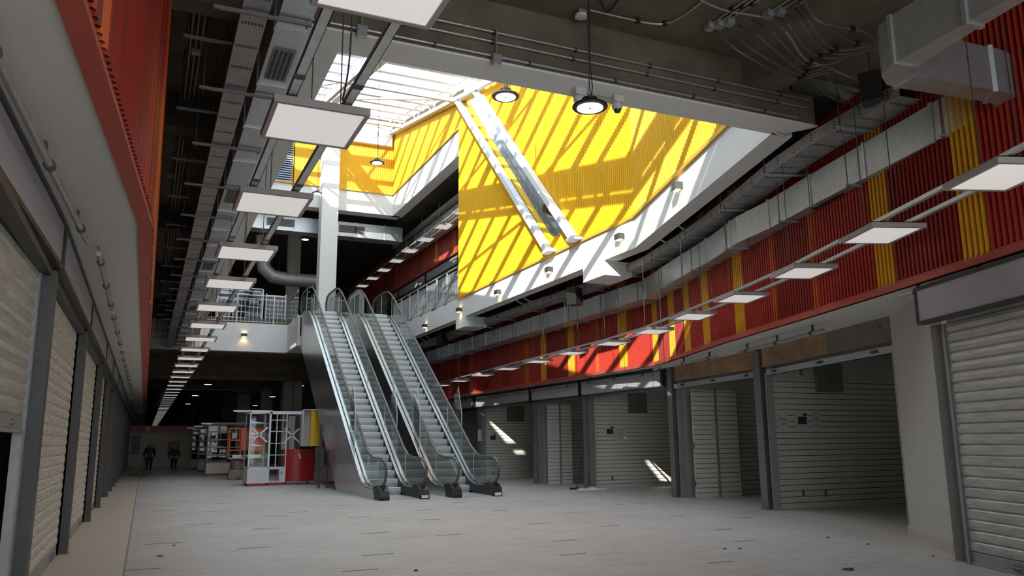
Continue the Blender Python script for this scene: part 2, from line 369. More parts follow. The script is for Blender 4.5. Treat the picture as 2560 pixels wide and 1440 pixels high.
# trims and soffits
def ribbon(name, path_in, path_out, z0, z1, mt, label):
    m = MB()
    for (a, b), (c, d) in zip(zip(path_in[:-1], path_in[1:]), zip(path_out[:-1], path_out[1:])):
        m.hexa([(*a, z0), (*c, z0), (*d, z0), (*b, z0)], [(*a, z1), (*c, z1), (*d, z1), (*b, z1)])
    return struct(m.build(name, mt), label)
off = lambda P, dx: [(x+dx, y) for x, y in P]
ribbon('trim_20', LEDGE, off(LEDGE, 0.14), 3.88, 3.94, 'red_trim', 'flat red trim under the left slatted band')
ribbon('trim_21', off(LEDGE, -3.5), LEDGE, 3.90, 3.98, 'soffit', 'off white soffit above the left shutters')
ribbon('trim_22', off(REDGE, -0.05), off(REDGE, 0.06), 3.72, 3.83, 'red_trim', 'red edge trim under the right slatted band')
ribbon('trim_23', REDGE, off(REDGE, 7), ZS, ZS+0.06, 'soffit', 'off white soffit above the right shops')
m = MB(); m.box(13.6, 24, 41, 62, 3.8, 7.0); struct(m.build('wall_right', 'red_dark'), 'backing wall above the far right shops')
# far block across the left aisle, with dark louvre and panel
m = MB(); m.box(-1.0, 3.2, 64, 64.3, 0, 2.45); struct(m.build('wall_back', 'cream_board'), 'cream wall closing the far end of the aisle')
m = MB(); m.box(-1.0, 9.5, 63.9, 64.3, 2.45, 2.95); struct(m.build('wall_back', 'red_dark'), 'red band above the far cream wall')
m = MB(); m.box(0.0, 0.3, 63.85, 63.95, 2.5, 2.9); struct(m.build('trim_24', 'amber'), 'amber stripe on the far red band')
m = MB(); m.box(3.2, 24, 66, 66.3, 0, 7.3); m.box(3.4, 3.6, 66, 168, 0, 7.3); struct(m.build('wall_back', 'unlit_black'), 'dark far end wall with an added side wall shutting out the sky')  # long side piece added to keep sky light out of the far aisle
m = MB(); m.box(-8, 24, 168, 168.3, 0, 9); struct(m.build('wall_back', 'unlit_black'), 'dark end of the building')
# outer walls behind everything
m = MB(); m.box(-4.5, -4.3, -8, 170, 0, 9); struct(m.build('wall_left', 'store_wall'), 'rear wall of the left shops')
m = MB(); m.box(19.5, 19.7, -8, 62, 0, 7.0); struct(m.build('wall_right', 'store_wall'), 'rear wall of the right shops')
m = MB(); m.box(15.6, 24, 62, 62.3, 0, 7); struct(m.build('wall_right', 'unlit_black'), 'dark end behind the right shops')
# second floor walking surface on the right and far side
m = MB(); m.box(11.62, 24, 9.5, 62, 7.26, 7.34)
struct(m.build('floor', 'concrete_pale'), 'upper walkway floor on the right')
m = MB(); m.box(-4, 24, 40.3, 62, 7.26, 7.34); struct(m.build('floor', 'concrete_pale'), 'upper floor beyond the escalators')

# ---- far slab edge and landing of the escalators
m = MB(); m.box(-0.1, 6.08, 40.0, 40.35, 5.95, 7.32); struct(m.build('trim_25', 'plaster'), 'white slab edge beyond the light well, below the railing')
m = MB(); m.box(6.0, 6.09, 36.9, 40.0, 5.95, 7.32); m.box(6.09, 9.95, 36.9, 40.3, 5.98, 6.4); m.box(9.88, 11.2, 39.7, 40.3, 6.0, 7.32)
struct(m.build('trim_26', 'plaster'), 'white side of the landing at the escalator head')
m = MB(); m.box(-0.1, 20, 44, 44.6, 4.9, 7.3); m.box(-0.1, 20, 52, 52.6, 4.9, 7.3); m.box(-0.1, 20, 40.35, 42.5, 5.9, 5.98); m.box(8.2, 8.9, 40, 62, 5.2, 7.3)
struct(m.build('trim_27', 'concrete'), 'deep concrete beams under the far upper floor')

# ---- yellow wall with the slanted slot
def slot_lo(y): return 7.3 + (y-21.55)*(15.85-7.3)/(29.75-21.55)
def slot_hi(y): return 7.3 + (y-19.80)*(15.45-7.3)/(27.6-19.80)
def yz(y, z0, z1):
    top = roofz(y)
    if y < 20.2: return [(z0, top)]
    lo = max(7.85, slot_lo(y)+0.12); hi = slot_hi(y)-0.05
    if hi <= lo: return [(z0, top)]
    r = [(z0, min(lo, top))]
    if hi < top: r.append((hi, top))
    return r
yc = lambda k: 0
cladding('wall_right', [K0, (11.2, 17.0), (11.2, 30.0)], 7.3, 16, 0.10, 0.04, ['yellow'], yc, side=1, zfun=yz, label='bright yellow ribbed wall right of the light well')
m = MB()   # solid core behind the ribs, with the same slot
def core(y0, y1, z0, z1, z2, z3, x0=11.23, x1=11.45): m.hexa([(x0, y0, z0), (x1, y0, z0), (x1, y1, z1), (x0, y1, z1)], [(x0, y0, z2), (x1, y0, z2), (x1, y1, z3), (x0, y1, z3)])
core(17.0, 20.3, 7.3, 7.3, roofz(17), roofz(20.3)); 
for i in range(20):
    y0 = 20.3+i*(30-20.3)/20; y1 = y0+(30-20.3)/20
    A = yz(y0, 7.3, 16); B = yz(y1, 7.3, 16)
    core(y0, y1, 7.3, 7.3, A[0][1], B[0][1] if len(B) == len(A) else min(B[0][1], A[0][1]))
    if len(A) > 1 or len(B) > 1:
        h0 = A[1][0] if len(A) > 1 else (slot_hi(y0) if slot_hi(y0) > 7.85 else 7.85); h1 = B[1][0] if len(B) > 1 else roofz(y1)
        if h0 < roofz(y0): core(y0, y1, h0, min(h1, roofz(y1)), roofz(y0), roofz(y1))
m.hexa([(9.0, 9.45, 7.3), (9.4, 9.3, 7.3), (11.6, 17, 7.3), (11.24, 17, 7.3)], [(9.0, 9.45, roofz(9.45)), (9.4, 9.3, roofz(9.45)), (11.6, 17, roofz(17)), (11.24, 17, roofz(17))])
struct(m.build('wall_right', 'yellow'), 'yellow wall core with a slanted slot')
ribbon('trim_28', [(K0[0]-.05, K0[1]), (11.14, 17), (11.14, 30)], [(K0[0]+.1, K0[1]), (11.3, 17), (11.3, 30)], 7.28, 7.36, 'yellow_trim', 'ochre foot trim of the yellow wall')
# blue siding seen through the slot
m = MB()
y = 18.0
while y < 31: m.strip([[(13.05, y, 7.4), (13.05, y+.42, 7.4), (13.01, y+.44, 7.4), (13.01, y+.49, 7.4), (13.05, y+.5, 7.4)], [(13.05, y, 17.5), (13.05, y+.42, 17.5), (13.01, y+.44, 17.5), (13.01, y+.49, 17.5), (13.05, y+.5, 17.5)]]); y += .5
struct(m.build('wall_right', 'blue_siding'), 'pale blue ribbed siding behind the slanted slot')
m = MB(); m.box(11.85, 13.0, 30.9, 31.15, 7.34, 19); m.box(11.85, 13.0, 17.8, 18.0, 7.34, 17); struct(m.build('wall_right', 'plaster'), 'side walls of the narrow court behind the slanted slot')
# glazing in the slot
m = MB(); m.extr([(11.40, 20.5, 7.85), (11.40, 21.9, 7.85), (11.40, 29.6, 15.75), (11.40, 27.6, 15.3)], (0.01, 0, 0))
struct(m.build('window_1', 'glass_matte'), 'slanted glass strip in the yellow wall')
# third floor bands of the same plane beyond Y=30, and the far wall
def yz3(y, z0, z1): return [(z0, roofz(y))]
cladding('wall_right', [(11.2, 30.0), (11.2, 40.0)], 14.6, 18, 0.10, 0.04, ['yellow'], yc, side=1, zfun=yz3, label='upper yellow ribbed band, right side')
m = MB(); core(30, 40, 14.6, 14.6, roofz(30), roofz(40), 11.24, 11.6); struct(m.build('wall_right', 'yellow'), 'core of the upper yellow band')
m = MB(); m.box(11.2, 11.75, 30, 40.2, 13.45, 14.6); struct(m.build('trim_29', 'plaster'), 'white fascia of the third level, right side')
m = MB(); m.box(11.12, 11.3, 30, 40, 14.56, 14.63); m.box(1.2, 11.2, 39.9, 40.02, 14.56, 14.63); m.hexa([(11.1, 27, roofz(27)-.12), (11.3, 27, roofz(27)-.12), (11.3, 40, roofz(40)-.12), (11.1, 40, roofz(40)-.12)], [(11.1, 27, roofz(27)), (11.3, 27, roofz(27)), (11.3, 40, roofz(40)), (11.1, 40, roofz(40))])
struct(m.build('trim_30', 'yellow_trim'), 'ochre edge trims of the yellow cladding')
cladding('wall_back', [(5.9, 40.0), (11.2, 40.0)], 14.6, 17.3, 0.10, 0.04, ['yellow'], yc, side=-1, label='yellow ribbed band on the far wall')
m = MB(); m.box(-2.3, 11.6, 40.04, 40.5, 14.6, 18.2); struct(m.build('wall_back', 'yellow'), 'core of the far yellow band')
m = MB(); m.box(-2.3, 11.6, 40.0, 40.7, 13.45, 14.6); struct(m.build('trim_31', 'plaster'), 'white fascia of the third level, far side')
m = MB(); m.box(1.0, 11.0, 39.7, 40.0, 17.2, 18.3); struct(m.build('trim_32', 'plaster'), 'white upstand under the skylight at the far end')
m = MB()   # grey louvre, left end of the far wall
for i in range(22): z = 14.62+i*.12; m.hexa([(3.5, 39.9, z), (5.85, 39.9, z), (5.85, 39.98, z+.05), (3.5, 39.98, z+.05)], [(3.5, 39.9, z+.05), (5.85, 39.9, z+.05), (5.85, 39.98, z+.09), (3.5, 39.98, z+.09)])
m.mi = 1; m.box(3.5, 5.85, 39.99, 40.02, 14.6, 17.3)
g = m.build('ventilation_louvre', ['blue_siding', 'unlit_black']); tag(g, 'pale grey slatted louvre at the left end of the far yellow wall', 'louvre')
# slabs and walls of the upper levels
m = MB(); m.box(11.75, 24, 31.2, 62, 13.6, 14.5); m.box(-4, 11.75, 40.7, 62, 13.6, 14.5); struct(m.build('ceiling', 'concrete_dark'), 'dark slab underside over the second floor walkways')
m = MB(); m.hexa([(-2.3, 5, 7.6), (-2.1, 5, 7.6), (-2.1, 40, 7.6), (-2.3, 40, 7.6)], [(-2.3, 5, roofz(5)+.7), (-2.1, 5, roofz(5)+.7), (-2.1, 40, roofz(40)+.7), (-2.3, 40, roofz(40)+.7)]); struct(m.build('wall_left', 'plaster'), 'white left wall of the light well above the slab')
m = MB(); m.box(-2.2, 9.1, 4.8, 5.0, 7.6, 11.0); m.hexa([(8.95, 5, 7.6), (9.1, 5, 7.6), (9.1, 9.3, 7.6), (8.95, 9.3, 7.6)], [(8.95, 5, roofz(5)+.52), (9.1, 5, roofz(5)+.52), (9.1, 9.3, roofz(9.3)+.52), (8.95, 9.3, roofz(9.3)+.52)]); struct(m.build('wall_front', 'plaster'), 'white near wall of the light well above the slab')
m = MB(); m.box(-4, 24, 61, 61.3, 7.3, 13.6); struct(m.build('wall_back', 'unlit_black'), 'dark far wall of the second floor')
m = MB(); m.box(-4.2, -4, 40.5, 61, 7.3, 13.6); struct(m.build('wall_left', 'concrete_dark'), 'left wall of the far second floor')
m = MB(); m.box(24, 24.2, -8, 62, 0, 18); struct(m.build('wall_right', 'store_wall'), 'outer right wall')
# second floor shop front at right
Z2S = 11.05
cladding('wall_right', [(13.8, 31.2), (13.8, 60.0)], Z2S+.06, 13.6, 0.12, 0.035, REDS, picker(12, width=3), side=1, label='red slatted band on the second floor')
m = MB(); m.box(13.9, 15.2, 31.2, 60, Z2S, Z2S+.06); m.box(14.8, 15.0, 31.2, 60, 7.34, Z2S); struct(m.build('wall_right', 'soffit'), 'second floor soffit and shop wall')
m = MB(); m.box(13.72, 13.86, 31.2, 60, Z2S-.03, Z2S+.08); struct(m.build('trim_33', 'red_trim'), 'red trim under the second floor band')

# ---- skylight
m = MB(); m.hexa([(-2.3, 5, roofz(5)+.75), (11.6, 5, roofz(5)+.75), (11.6, 40.2, roofz(40.2)+.75), (-2.3, 40.2, roofz(40.2)+.75)], [(-2.3, 5, roofz(5)+.78), (11.6, 5, roofz(5)+.78), (11.6, 40.2, roofz(40.2)+.78), (-2.3, 40.2, roofz(40.2)+.78)])
struct(m.build('window_2', 'sky_pane'), 'translucent skylight over the light well')
m = MB(); m.box(11.85, 24, 31.2, 62, 14.6, 19); m.box(11.85, 24, 9, 17.8, 14.0, 17); m.box(-5, 24, 40.5, 62, 14.6, 19)
struct(m.build('ceiling', 'concrete_dark'), 'roof slabs around the skylight')
m = MB()
for x0, x1, y0, y1 in ((-2.3, .35, 5, 40.2), (.95, 2.75, 5, 40.2), (.35, .95, 5, 13.5), (.35, .95, 17.5, 40.2)): m.hexa([(x0, y0, roofz(y0)+.80), (x1, y0, roofz(y0)+.80), (x1, y1, roofz(y1)+.80), (x0, y1, roofz(y1)+.80)], [(x0, y0, roofz(y0)+.95), (x1, y0, roofz(y0)+.95), (x1, y1, roofz(y1)+.95), (x0, y1, roofz(y1)+.95)])
struct(m.build('ceiling', 'plaster'), 'unseen roof strip added left of the skylight to limit the sun')  # added out of view to trim the sun; its slot passes one streak
# end behind the camera left open, unseen, to let sky light in; side pier
m = MB(); m.box(-8, -4.3, -8, -7.8, 0, 8); struct(m.build('wall_front', 'plaster'), 'unseen wall beside the open end behind the camera')

# roof steel
def truss(y0, y1, x, label, name='roof_truss', mt='white_metal', bottom='white_metal', h=0.7):
    t = thing(name, label, 'truss', (x, y0, roofz(y0)), group='white trusses under the skylight')
    L = y1-y0; s = 0.22
    P = lambda d, u: (0, d, s*d+u)
    m = MB(); m.bar(P(0, 0), P(L, 0), .14, .16); m.build('bottom_chord', bottom, t)
    m = MB(); m.bar(P(0, h), P(L, h), .10, .10); m.build('top_chord', mt, t)
    m = MB(); n = int(L/2.2)
    for i in range(n):
        a = L*i/n; b = L*(i+.5)/n; c = L*(i+1)/n
        m.bar(P(a, 0), P(b, h), .035, .035); m.bar(P(b, h), P(c, 0), .035, .035)
    m.build('web_bars', mt, t); return t
truss(5.2, 40, 6.45, 'roof truss with a pinkish bottom chord across the middle of the skylight', bottom='grey_board')
truss(9.3, 40, 10.95, 'white lattice truss resting along the top of the yellow wall')
for i, y in enumerate((15.0, 22.4, 30.0, 37.6)):
    m = MB(); m.box(-2.0, 11.2, y-.07, y+.07, roofz(y)-.09, roofz(y)+.09)
    g = m.build('roof_beam', 'white_metal'); tag(g, 'white roof beam across the skylight, %s from the near end' % NTH[i], 'beam', 'white beams across the skylight')
for i in range(23):
    y = 5.2+i*1.52
    m = MB(); m.box(-2.1, 11.4, y-.10, y+.10, roofz(y)+.56, roofz(y)+.74)
    g = m.build('purlin', 'white_metal'); tag(g, 'slim white purlin directly under the translucent roof sheets', 'purlin', 'purlins under the skylight')
random.seed(5)
for i, (x0, y0, x1, y1) in enumerate([(1.6, 30, 6.4, 24), (6.4, 30, 3.6, 36), (6.5, 26, 10.9, 20), (6.5, 34, 10.9, 30), (3.6, 22, 6.4, 16), (10.9, 39.5, 6.5, 36), (6.5, 18, 10.9, 13)]):
    m = MB(); m.bar((x0, y0, roofz(y0)+.05), (x1, y1, roofz(y1)+.05), .09, .09)
    g = m.build('roof_brace', 'white_metal'); tag(g, 'diagonal white wind brace under the skylight, %s from the left rear' % NTH[i], 'brace', 'wind braces under the skylight')
m = MB(); m.hexa([(3.0, 19.2, roofz(19.2)+.3), (11.1, 19.2, roofz(19.2)+.3), (11.1, 20.3, roofz(20.3)+.3), (3.0, 20.3, roofz(20.3)+.3)], [(3.0, 19.2, roofz(19.2)+.42), (11.1, 19.2, roofz(19.2)+.42), (11.1, 20.3, roofz(20.3)+.42), (3.0, 20.3, roofz(20.3)+.42)])
# box beam added lengthwise, shaped to throw the broad shadow on the yellow wall
m = MB(); m.hexa([(6.65, 5.2, roofz(5.2)-.02), (6.95, 5.2, roofz(5.2)-.02), (6.95, 40, roofz(40)-.02), (6.65, 40, roofz(40)-.02)], [(6.55, 5.2, roofz(5.2)+.50), (7.05, 5.2, roofz(5.2)+.50), (7.05, 40, roofz(40)+.50), (6.55, 40, roofz(40)+.50)])
g = m.build('shadow_beam', 'white_metal'); tag(g, 'deep white box beam added under the skylight to shadow the yellow wall', 'gutter')

# slanted white tube columns on the yellow wall
def slant(a, b, label):
    t = thing('slanted_column', label, 'column', a, group='slanted white columns on the yellow wall')
    d = Vector(b)-Vector(a)
    m = MB(); m.bar((0, 0, 0), d, .20, .22, up=(1, 0, 0)); m.build('shaft', 'white_metal', t, bevel=.01)
    m = MB(); m.box(-.13, .13, -.26, .26, -.04, .06); m.build('base_plate', 'white_metal', t)
slant((11.02, 21.55, 7.38), (11.02, 29.75, 15.75), 'left one of two slanted white columns on the yellow wall')
slant((11.02, 19.9, 7.38), (11.02, 27.7, 15.3), 'right one of two slanted white columns on the yellow wall')
p = atx(1375, 530, 11.45)
t = thing('floodlight', 'small square floodlight at the foot of the slanted glass strip', 'floodlight', (11.3, p.y, p.z))
m = MB(); m.box(-.05, .05, -.16, .16, 0, .26); m.build('housing', 'steel', t)
m = MB(); m.box(-.06, -.05, -.12, .12, .04, .22); m.build('lens', 'glass_dark', t)
m = MB(); m.bar((0, 0, 0), (.2, 0, -.12), .05, .05); m.build('bracket', 'black', t)
# ================================================================ SHOP FRONTS
def lerp(a, b, t): return (a[0]+(b[0]-a[0])*t, a[1]+(b[1]-a[1])*t)
def frame2(a, b):
    """origin a, local x along a->b, local y = left normal; returns loc, rz, length"""
    L = math.hypot(b[0]-a[0], b[1]-a[1]); return (a[0], a[1], 0), math.atan2(b[1]-a[1], b[0]-a[0]), L
def shutter(a, b, z0, z1, label, group, face, mt='shutter', pitch=0.125, rails=True, lock=True):
    """face=+1: visible face towards local +y"""
    loc, rz, L = frame2(a, b); t = thing('roller_shutter', label, 'shutter', loc, rz, group)
    m = MB(); prof = []; z = z0+0.16
    while z < z1:
        for dz, dy in ((0, .0), (.018, .022), (.062, .030), (.106, .022), (.125, 0)): prof.append((dy*face, z+dz*pitch/.125))
        z += pitch
    m.strip([[(0.06, y, zz) for y, zz in prof], [(L*.5, y, zz) for y, zz in prof], [(L-.06, y, zz) for y, zz in prof]])
    m.build('curtain', mt, t)
    m = MB(); m.box(0.06, L-.06, -.02, .02, z0, z0+.16); m.box(0.06, L-.06, -.035, .035, z0, z0+.03); m.build('bottom_bar', 'galv_dull', t, bevel=.004)
    if rails:
        for x in (0, L-.09):
            m = MB(); zr = 0 if z0 < 5 else z0; m.box(x, x+.09, -.05, -.02, zr, z1); m.box(x, x+.02, -.05, .06, zr, z1); m.box(x+.07, x+.09, -.05, .06, zr, z1); m.build('guide_rail', 'galv_dull', t)
    if lock:
        for x in (L*.3, L*.82):
            m = MB(); m.box(x-.07, x+.07, .02*face, .05*face, z0+.05, z0+.12); m.tube([(x-.1, .06*face, z0+.085), (x+.1, .06*face, z0+.085)], .014); m.build('lock_bolt', 'steel_mid', t)
    return t
def post(x, y, h, rz, label, group, w=.17, d=.22, mt='steel_mid'):
    t = thing('steel_post', label, 'post', (x, y, 0), rz, group)
    m = MB(); m.box(-w/2, w/2, -d/2, d/2, 0, h); m.build('shaft', mt, t, bevel=.006)
    m = MB(); m.box(-w/2-.02, w/2+.02, -d/2-.02, d/2+.02, 0, .012); m.build('base_plate', 'galv_dull', t)
    return t
def sign(a, b, z0, z1, dep, label, group, face):
    loc, rz, L = frame2(a, b); t = thing('sign_box', label, 'sign', (loc[0], loc[1], z0), rz, group); h = z1-z0
    m = MB(); fr = .045
    for x0, x1, u0, u1 in ((0, L, 0, fr), (0, L, h-fr, h), (0, fr, fr, h-fr), (L-fr, L, fr, h-fr)): m.box(x0, x1, min(0, dep*face), max(0, dep*face), u0, u1)
    m.build('frame', 'black', t)
    m = MB(); y = dep*face*.86; m.box(fr, L-fr, min(y, y-.02*face), max(y, y-.02*face), fr, h-fr); m.build('face_panel', 'sign_face', t); return t
def hangrail(a, b, z, zc, n, label, group):
    """grey pipe under the soffit on strap brackets"""
    loc, rz, L = frame2(a, b); t = thing('pipe_rail', label, 'pipe rail', (loc[0], loc[1], z), rz, group)
    m = MB(); m.tube([(0, 0, 0), (L, 0, 0)], .03, 10); m.build('pipe', 'pipe_grey', t, smooth=True)
    for i in range(n):
        x = L*(.12+.76*i/max(1, n-1)); m = MB(); m.box(x-.045, x+.045, .03, .038, -.02, zc-z); m.tube([(x-.045, 0, 0), (x+.045, 0, 0)], .042, 12); m.build('bracket', 'steel', t)
    return t
# ---- left side
LY = [4.35, 9.3, 14.2, 19.8, 24.0, 28.8, 32.2, 35.7, 39.6, 43.6, 47.8, 52.2, 56.5, 61.0, 65.5, 70.0]
def lx(y):
    if y >= 9.3: return -1.0
    return -1.0-(9.3-y)*0.033
LG = 'roller shutters along the left wall'
for i in range(len(LY)-1):
    y0, y1 = LY[i]+.12, LY[i+1]-.12; a = (lx(y0)-.10, y0); b = (lx(y1)-.10, y1)
    if i == 0: shutter(a, b, 1.72, 3.36, 'left wall roller shutter raised halfway, nearest the camera', LG, -1, 'shutter', .15)
    elif i == 4: pass
    else: shutter(a, b, 0.0, 3.36, 'closed roller shutter, %s bay along the left wall' % NTH[i], LG, -1, 'shutter_dusty', .13, rails=i < 9, lock=i < 5)
m = MB(); m.box(-1.36, -1.28, 3.5, 9.2, 0, 1.9); m.box(-1.36, -1.28, 24.1, 28.7, 0, 3.4); struct(m.build('wall_left', 'block_wall'), 'block infill walls behind the open left bays')
m = MB(); m.box(-1.3, -1.12, -6, 71, 3.36, 3.9); struct(m.build('wall_left', 'galv_dull'), 'galvanised lintel zone above the left shutters')
for i, y in enumerate(LY):
    post(lx(y)-.02, y, 3.36, 0, 'dark steel post between left shutters, %s from the camera' % NTH[i], 'steel posts along the left wall', w=.16, d=.22, mt='steel')
    if i+1 < len(LY):
        a = (lx(y)+.11, y+.02); b = (lx(LY[i+1])+.11, LY[i+1]-.02)
        sign((a[0]-.16, a[1]), (b[0]-.16, b[1]), 3.38, 3.88, .16, 'blank grey sign box above the %s left bay' % NTH[i], 'blank sign boxes along the left wall', -1)
m = MB(); m.box(-1.10, -.98, 4.35, 70, 3.30, 3.38); struct(m.build('trim_34', 'steel'), 'dark header beam over the left shutters')
LR = [(-1.5, 3.6), (4.2, 9.4), (9.9, 14.0), (14.4, 19.4), (20, 24.8), (25.2, 30), (30.5, 35), (35.6, 40), (41, 46), (47, 52), (53, 58)]
for i, (y0, y1) in enumerate(LR):
    xa = -.80 if y0 > 9 else -.84; hangrail((-.98 if i == 0 else (-.93 if i == 1 else -.62), y0), (-.90 if i == 0 else (-.70 if i == 1 else -.62), y1), 3.72, 3.9, 2 if i < 1 else 3, 'grey pipe rail under the left soffit, %s length from the camera' % NTH[i], 'pipe rails under the left soffit')

# ---- right side
def wallpts(y):
    P = [SH_B, SH_A]
    return P
RG = 'roller shutters along the right side'
shutter(SH_A, SH_B, 0.0, 3.12, 'closed galvanised roller shutter at the right edge of the photo', RG, -1, 'shutter', .135)
post(SH_A[0]+.1, SH_A[1]+.14, 3.14, .3, 'galvanised shutter jamb beside the big white pillar', 'steel posts along the right side', w=.14, d=.2)
sign((SH_A[0]-.05, SH_A[1]+.25), (SH_B[0]-.05, SH_B[1]+.1), 3.14, 3.66, .12, 'blank grey sign box above the shutter at the right edge', 'blank sign boxes along the right side', -1)
m = MB(); m.hexa([(SH_A[0]+.06, SH_A[1], 3.14), (SH_A[0]+.5, SH_A[1], 3.1), (SH_B[0]+.5, SH_B[1], 3.1), (SH_B[0]+.06, SH_B[1], 3.14)], [(SH_A[0]+.06, SH_A[1], ZS), (SH_A[0]+.5, SH_A[1], ZS), (SH_B[0]+.5, SH_B[1], ZS), (SH_B[0]+.06, SH_B[1], ZS)])
m.hexa([(SH_B[0]+.1, SH_B[1], 0), (SH_B[0]+.5, SH_B[1], 0), (8.2, 1, 0), (7.7, 1, 0)], [(SH_B[0]+.1, SH_B[1], ZS), (SH_B[0]+.5, SH_B[1], ZS), (8.2, 1, ZS), (7.7, 1, ZS)])
struct(m.build('wall_right', 'pillar_paint'), 'wall above and beside the right edge shutter')
m = MB(); P = [PIL_R, PIL_L, (12.7, 9.7), (11.3, 7.3), (10.2, 7.75)]
m.hexa([(*p, 0) for p in P], [(*p, ZS) for p in P]); struct(m.build('wall_right', 'pillar_paint'), 'broad beige pillar between the right edge shutter and the open shop')
m = MB(); P = [(PIL_R[0]-.03, PIL_R[1]), (PIL_L[0]-.02, PIL_L[1]+.04), (12.7, 9.78), (11.3, 7.2), (10.2, 7.7)]
m.hexa([(*p, 0) for p in P], [(*p, .16) for p in P]); struct(m.build('baseboard_right', 'skirting'), 'beige tile skirting around the broad pillar')
# shop openings: (left post, right post, header type)
bays = [((13.24, 14.87), (11.83, 9.98), 'ply'), ((13.93, 19.35), (13.33, 15.2), 'ply'), ((13.95, 24.5), (13.95, 19.7), 'sign'), ((13.95, 28.5), (13.95, 24.7), 'sign'), ((13.95, 34.4), (13.95, 28.7), 'sign')]
desc = ['open shop beside the broad pillar', 'open shop between the two near steel posts', 'third open shop from the pillar', 'fourth opening from the pillar', 'fifth opening from the pillar, nearest the escalators']
RS = 'raised shutters over the open right shops'
for i, (a, b, k) in enumerate(bays):
    loc, rz, L = frame2(b, a); nrm = 1
    if k == 'ply':
        t = thing('plywood_header', 'stained plywood header board over the %s' % desc[i], 'board', (loc[0], loc[1], 3.28), rz, 'plywood header boards')
        for j, (x0, x1, mt) in enumerate([(0, L*.42, 'plywood_grey' if i == 0 else 'plywood'), (L*.42+.01, L, 'plywood')]):
            m = MB(); m.box(x0, x1, -.02, 0, 0, .44); m.build('board', mt, t)
        for x in (L*.06, L*.5, L*.93):
            m = MB(); m.tube([(x, .0, .3), (x, .012, .3)], .02, 8); m.build('bolt', 'black', t)
    else:
        sign((a[0]-.12, a[1]+.05), (b[0]-.12, b[1]-.02), 3.12, 3.66, .14, 'blank grey sign box over the %s' % desc[i], 'blank sign boxes along the right side', -1)
        m = MB(); m.box(13.96, 14.2, b[1], a[1], 3.1, ZS); struct(m.build('wall_right', 'galv_dull'), 'lintel over the %s' % desc[i])
    t = thing('raised_shutter', 'rolled up galvanised shutter edge over the %s' % desc[i], 'shutter', (loc[0], loc[1], 3.08), rz, RS)
    m = MB(); m.box(.05, L-.05, -.13, -.05, 0, .13); m.box(.05, L-.05, -.16, -.02, 0, .025); m.build('bottom_bar', 'galv', t)
    m = MB(); m.tube([(.05, -.32, .32), (L-.05, -.32, .32)], .17, 14); m.build('shutter_roll', 'galv_dull', t, smooth=True)
    for x in (L*.12, L*.5, L*.9):
        m = MB(); m.box(x-.08, x+.08, -.05, -.02, .05, .10); m.tube([(x-.1, -.01, .075), (x+.1, -.01, .075)], .012); m.build('lock_bolt', 'steel', t)
    for x in (.02, L-.08):
        m = MB(); m.box(x, x+.06, -.2, -.02, -3.08, .05); m.build('guide_rail', 'galv_dull', t)
rp = [(13.31, 15.06, .15, 'steel post between the two plywood headed shops'), (13.97, 19.53, .08, 'steel post between a plywood header and a grey sign'), (13.97, 24.6, 0, 'steel post with the rag at its foot'), (13.97, 28.6, 0, 'steel post between the fourth and fifth open shops'), (13.97, 34.5, 0, 'steel post beside the closed dark shutter behind the escalator'), (13.97, 40, 0, 'steel post at the far end of the dark shutter'), (13.97, 46, 0, 'farther steel post on the right side, seen near the escalator')]
for x, y, rz, lb in rp: post(x, y, 3.68, rz, lb, 'steel posts along the right side', w=.24, d=.2)
for i, (y0, y1) in enumerate(((34.7, 39.9), (40.1, 45.9), (46.1, 52), (52.2, 58))):
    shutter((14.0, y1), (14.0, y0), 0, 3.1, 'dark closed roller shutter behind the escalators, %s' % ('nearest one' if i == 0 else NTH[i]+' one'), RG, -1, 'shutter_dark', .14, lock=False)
    sign((13.83, y1-.05), (13.83, y0+.05), 3.12, 3.66, .14, 'blank grey sign box above the %s dark shutter' % NTH[i], 'blank sign boxes along the right side', -1)
m = MB(); m.box(14.16, 14.3, 34.5, 60, 0, ZS); struct(m.build('wall_right', 'unlit_black'), 'backing of the dark right shutters')
# bracket rails under the right soffit
RB = [(24.9, 28.4), (20.0, 24.3), (29, 34), (35, 39), (40, 45)]
for i, (y0, y1) in enumerate(RB): hangrail((13.62, y1), (13.62, y0), 3.56, ZS, 3, 'grey pipe rail on brackets above the signs, %s' % ['over the fourth shop', 'over the third shop', 'over the fifth shop', 'over the dark shutter', 'farthest one'][i], 'pipe rails under the right soffit')
hangrail((12.98, 19.0), (12.35, 15.4), 3.56, ZS, 3, 'grey pipe rail over the second plywood header', 'pipe rails under the right soffit')
hangrail((12.3, 14.6), (11.2, 10.9), 3.56, ZS, 3, 'grey pipe rail over the first plywood header', 'pipe rails under the right soffit')
hangrail((9.85, 8.1), (8.9, 5.0), 3.62, ZS, 3, 'grey pipe rail over the sign at the right edge', 'pipe rails under the right soffit')

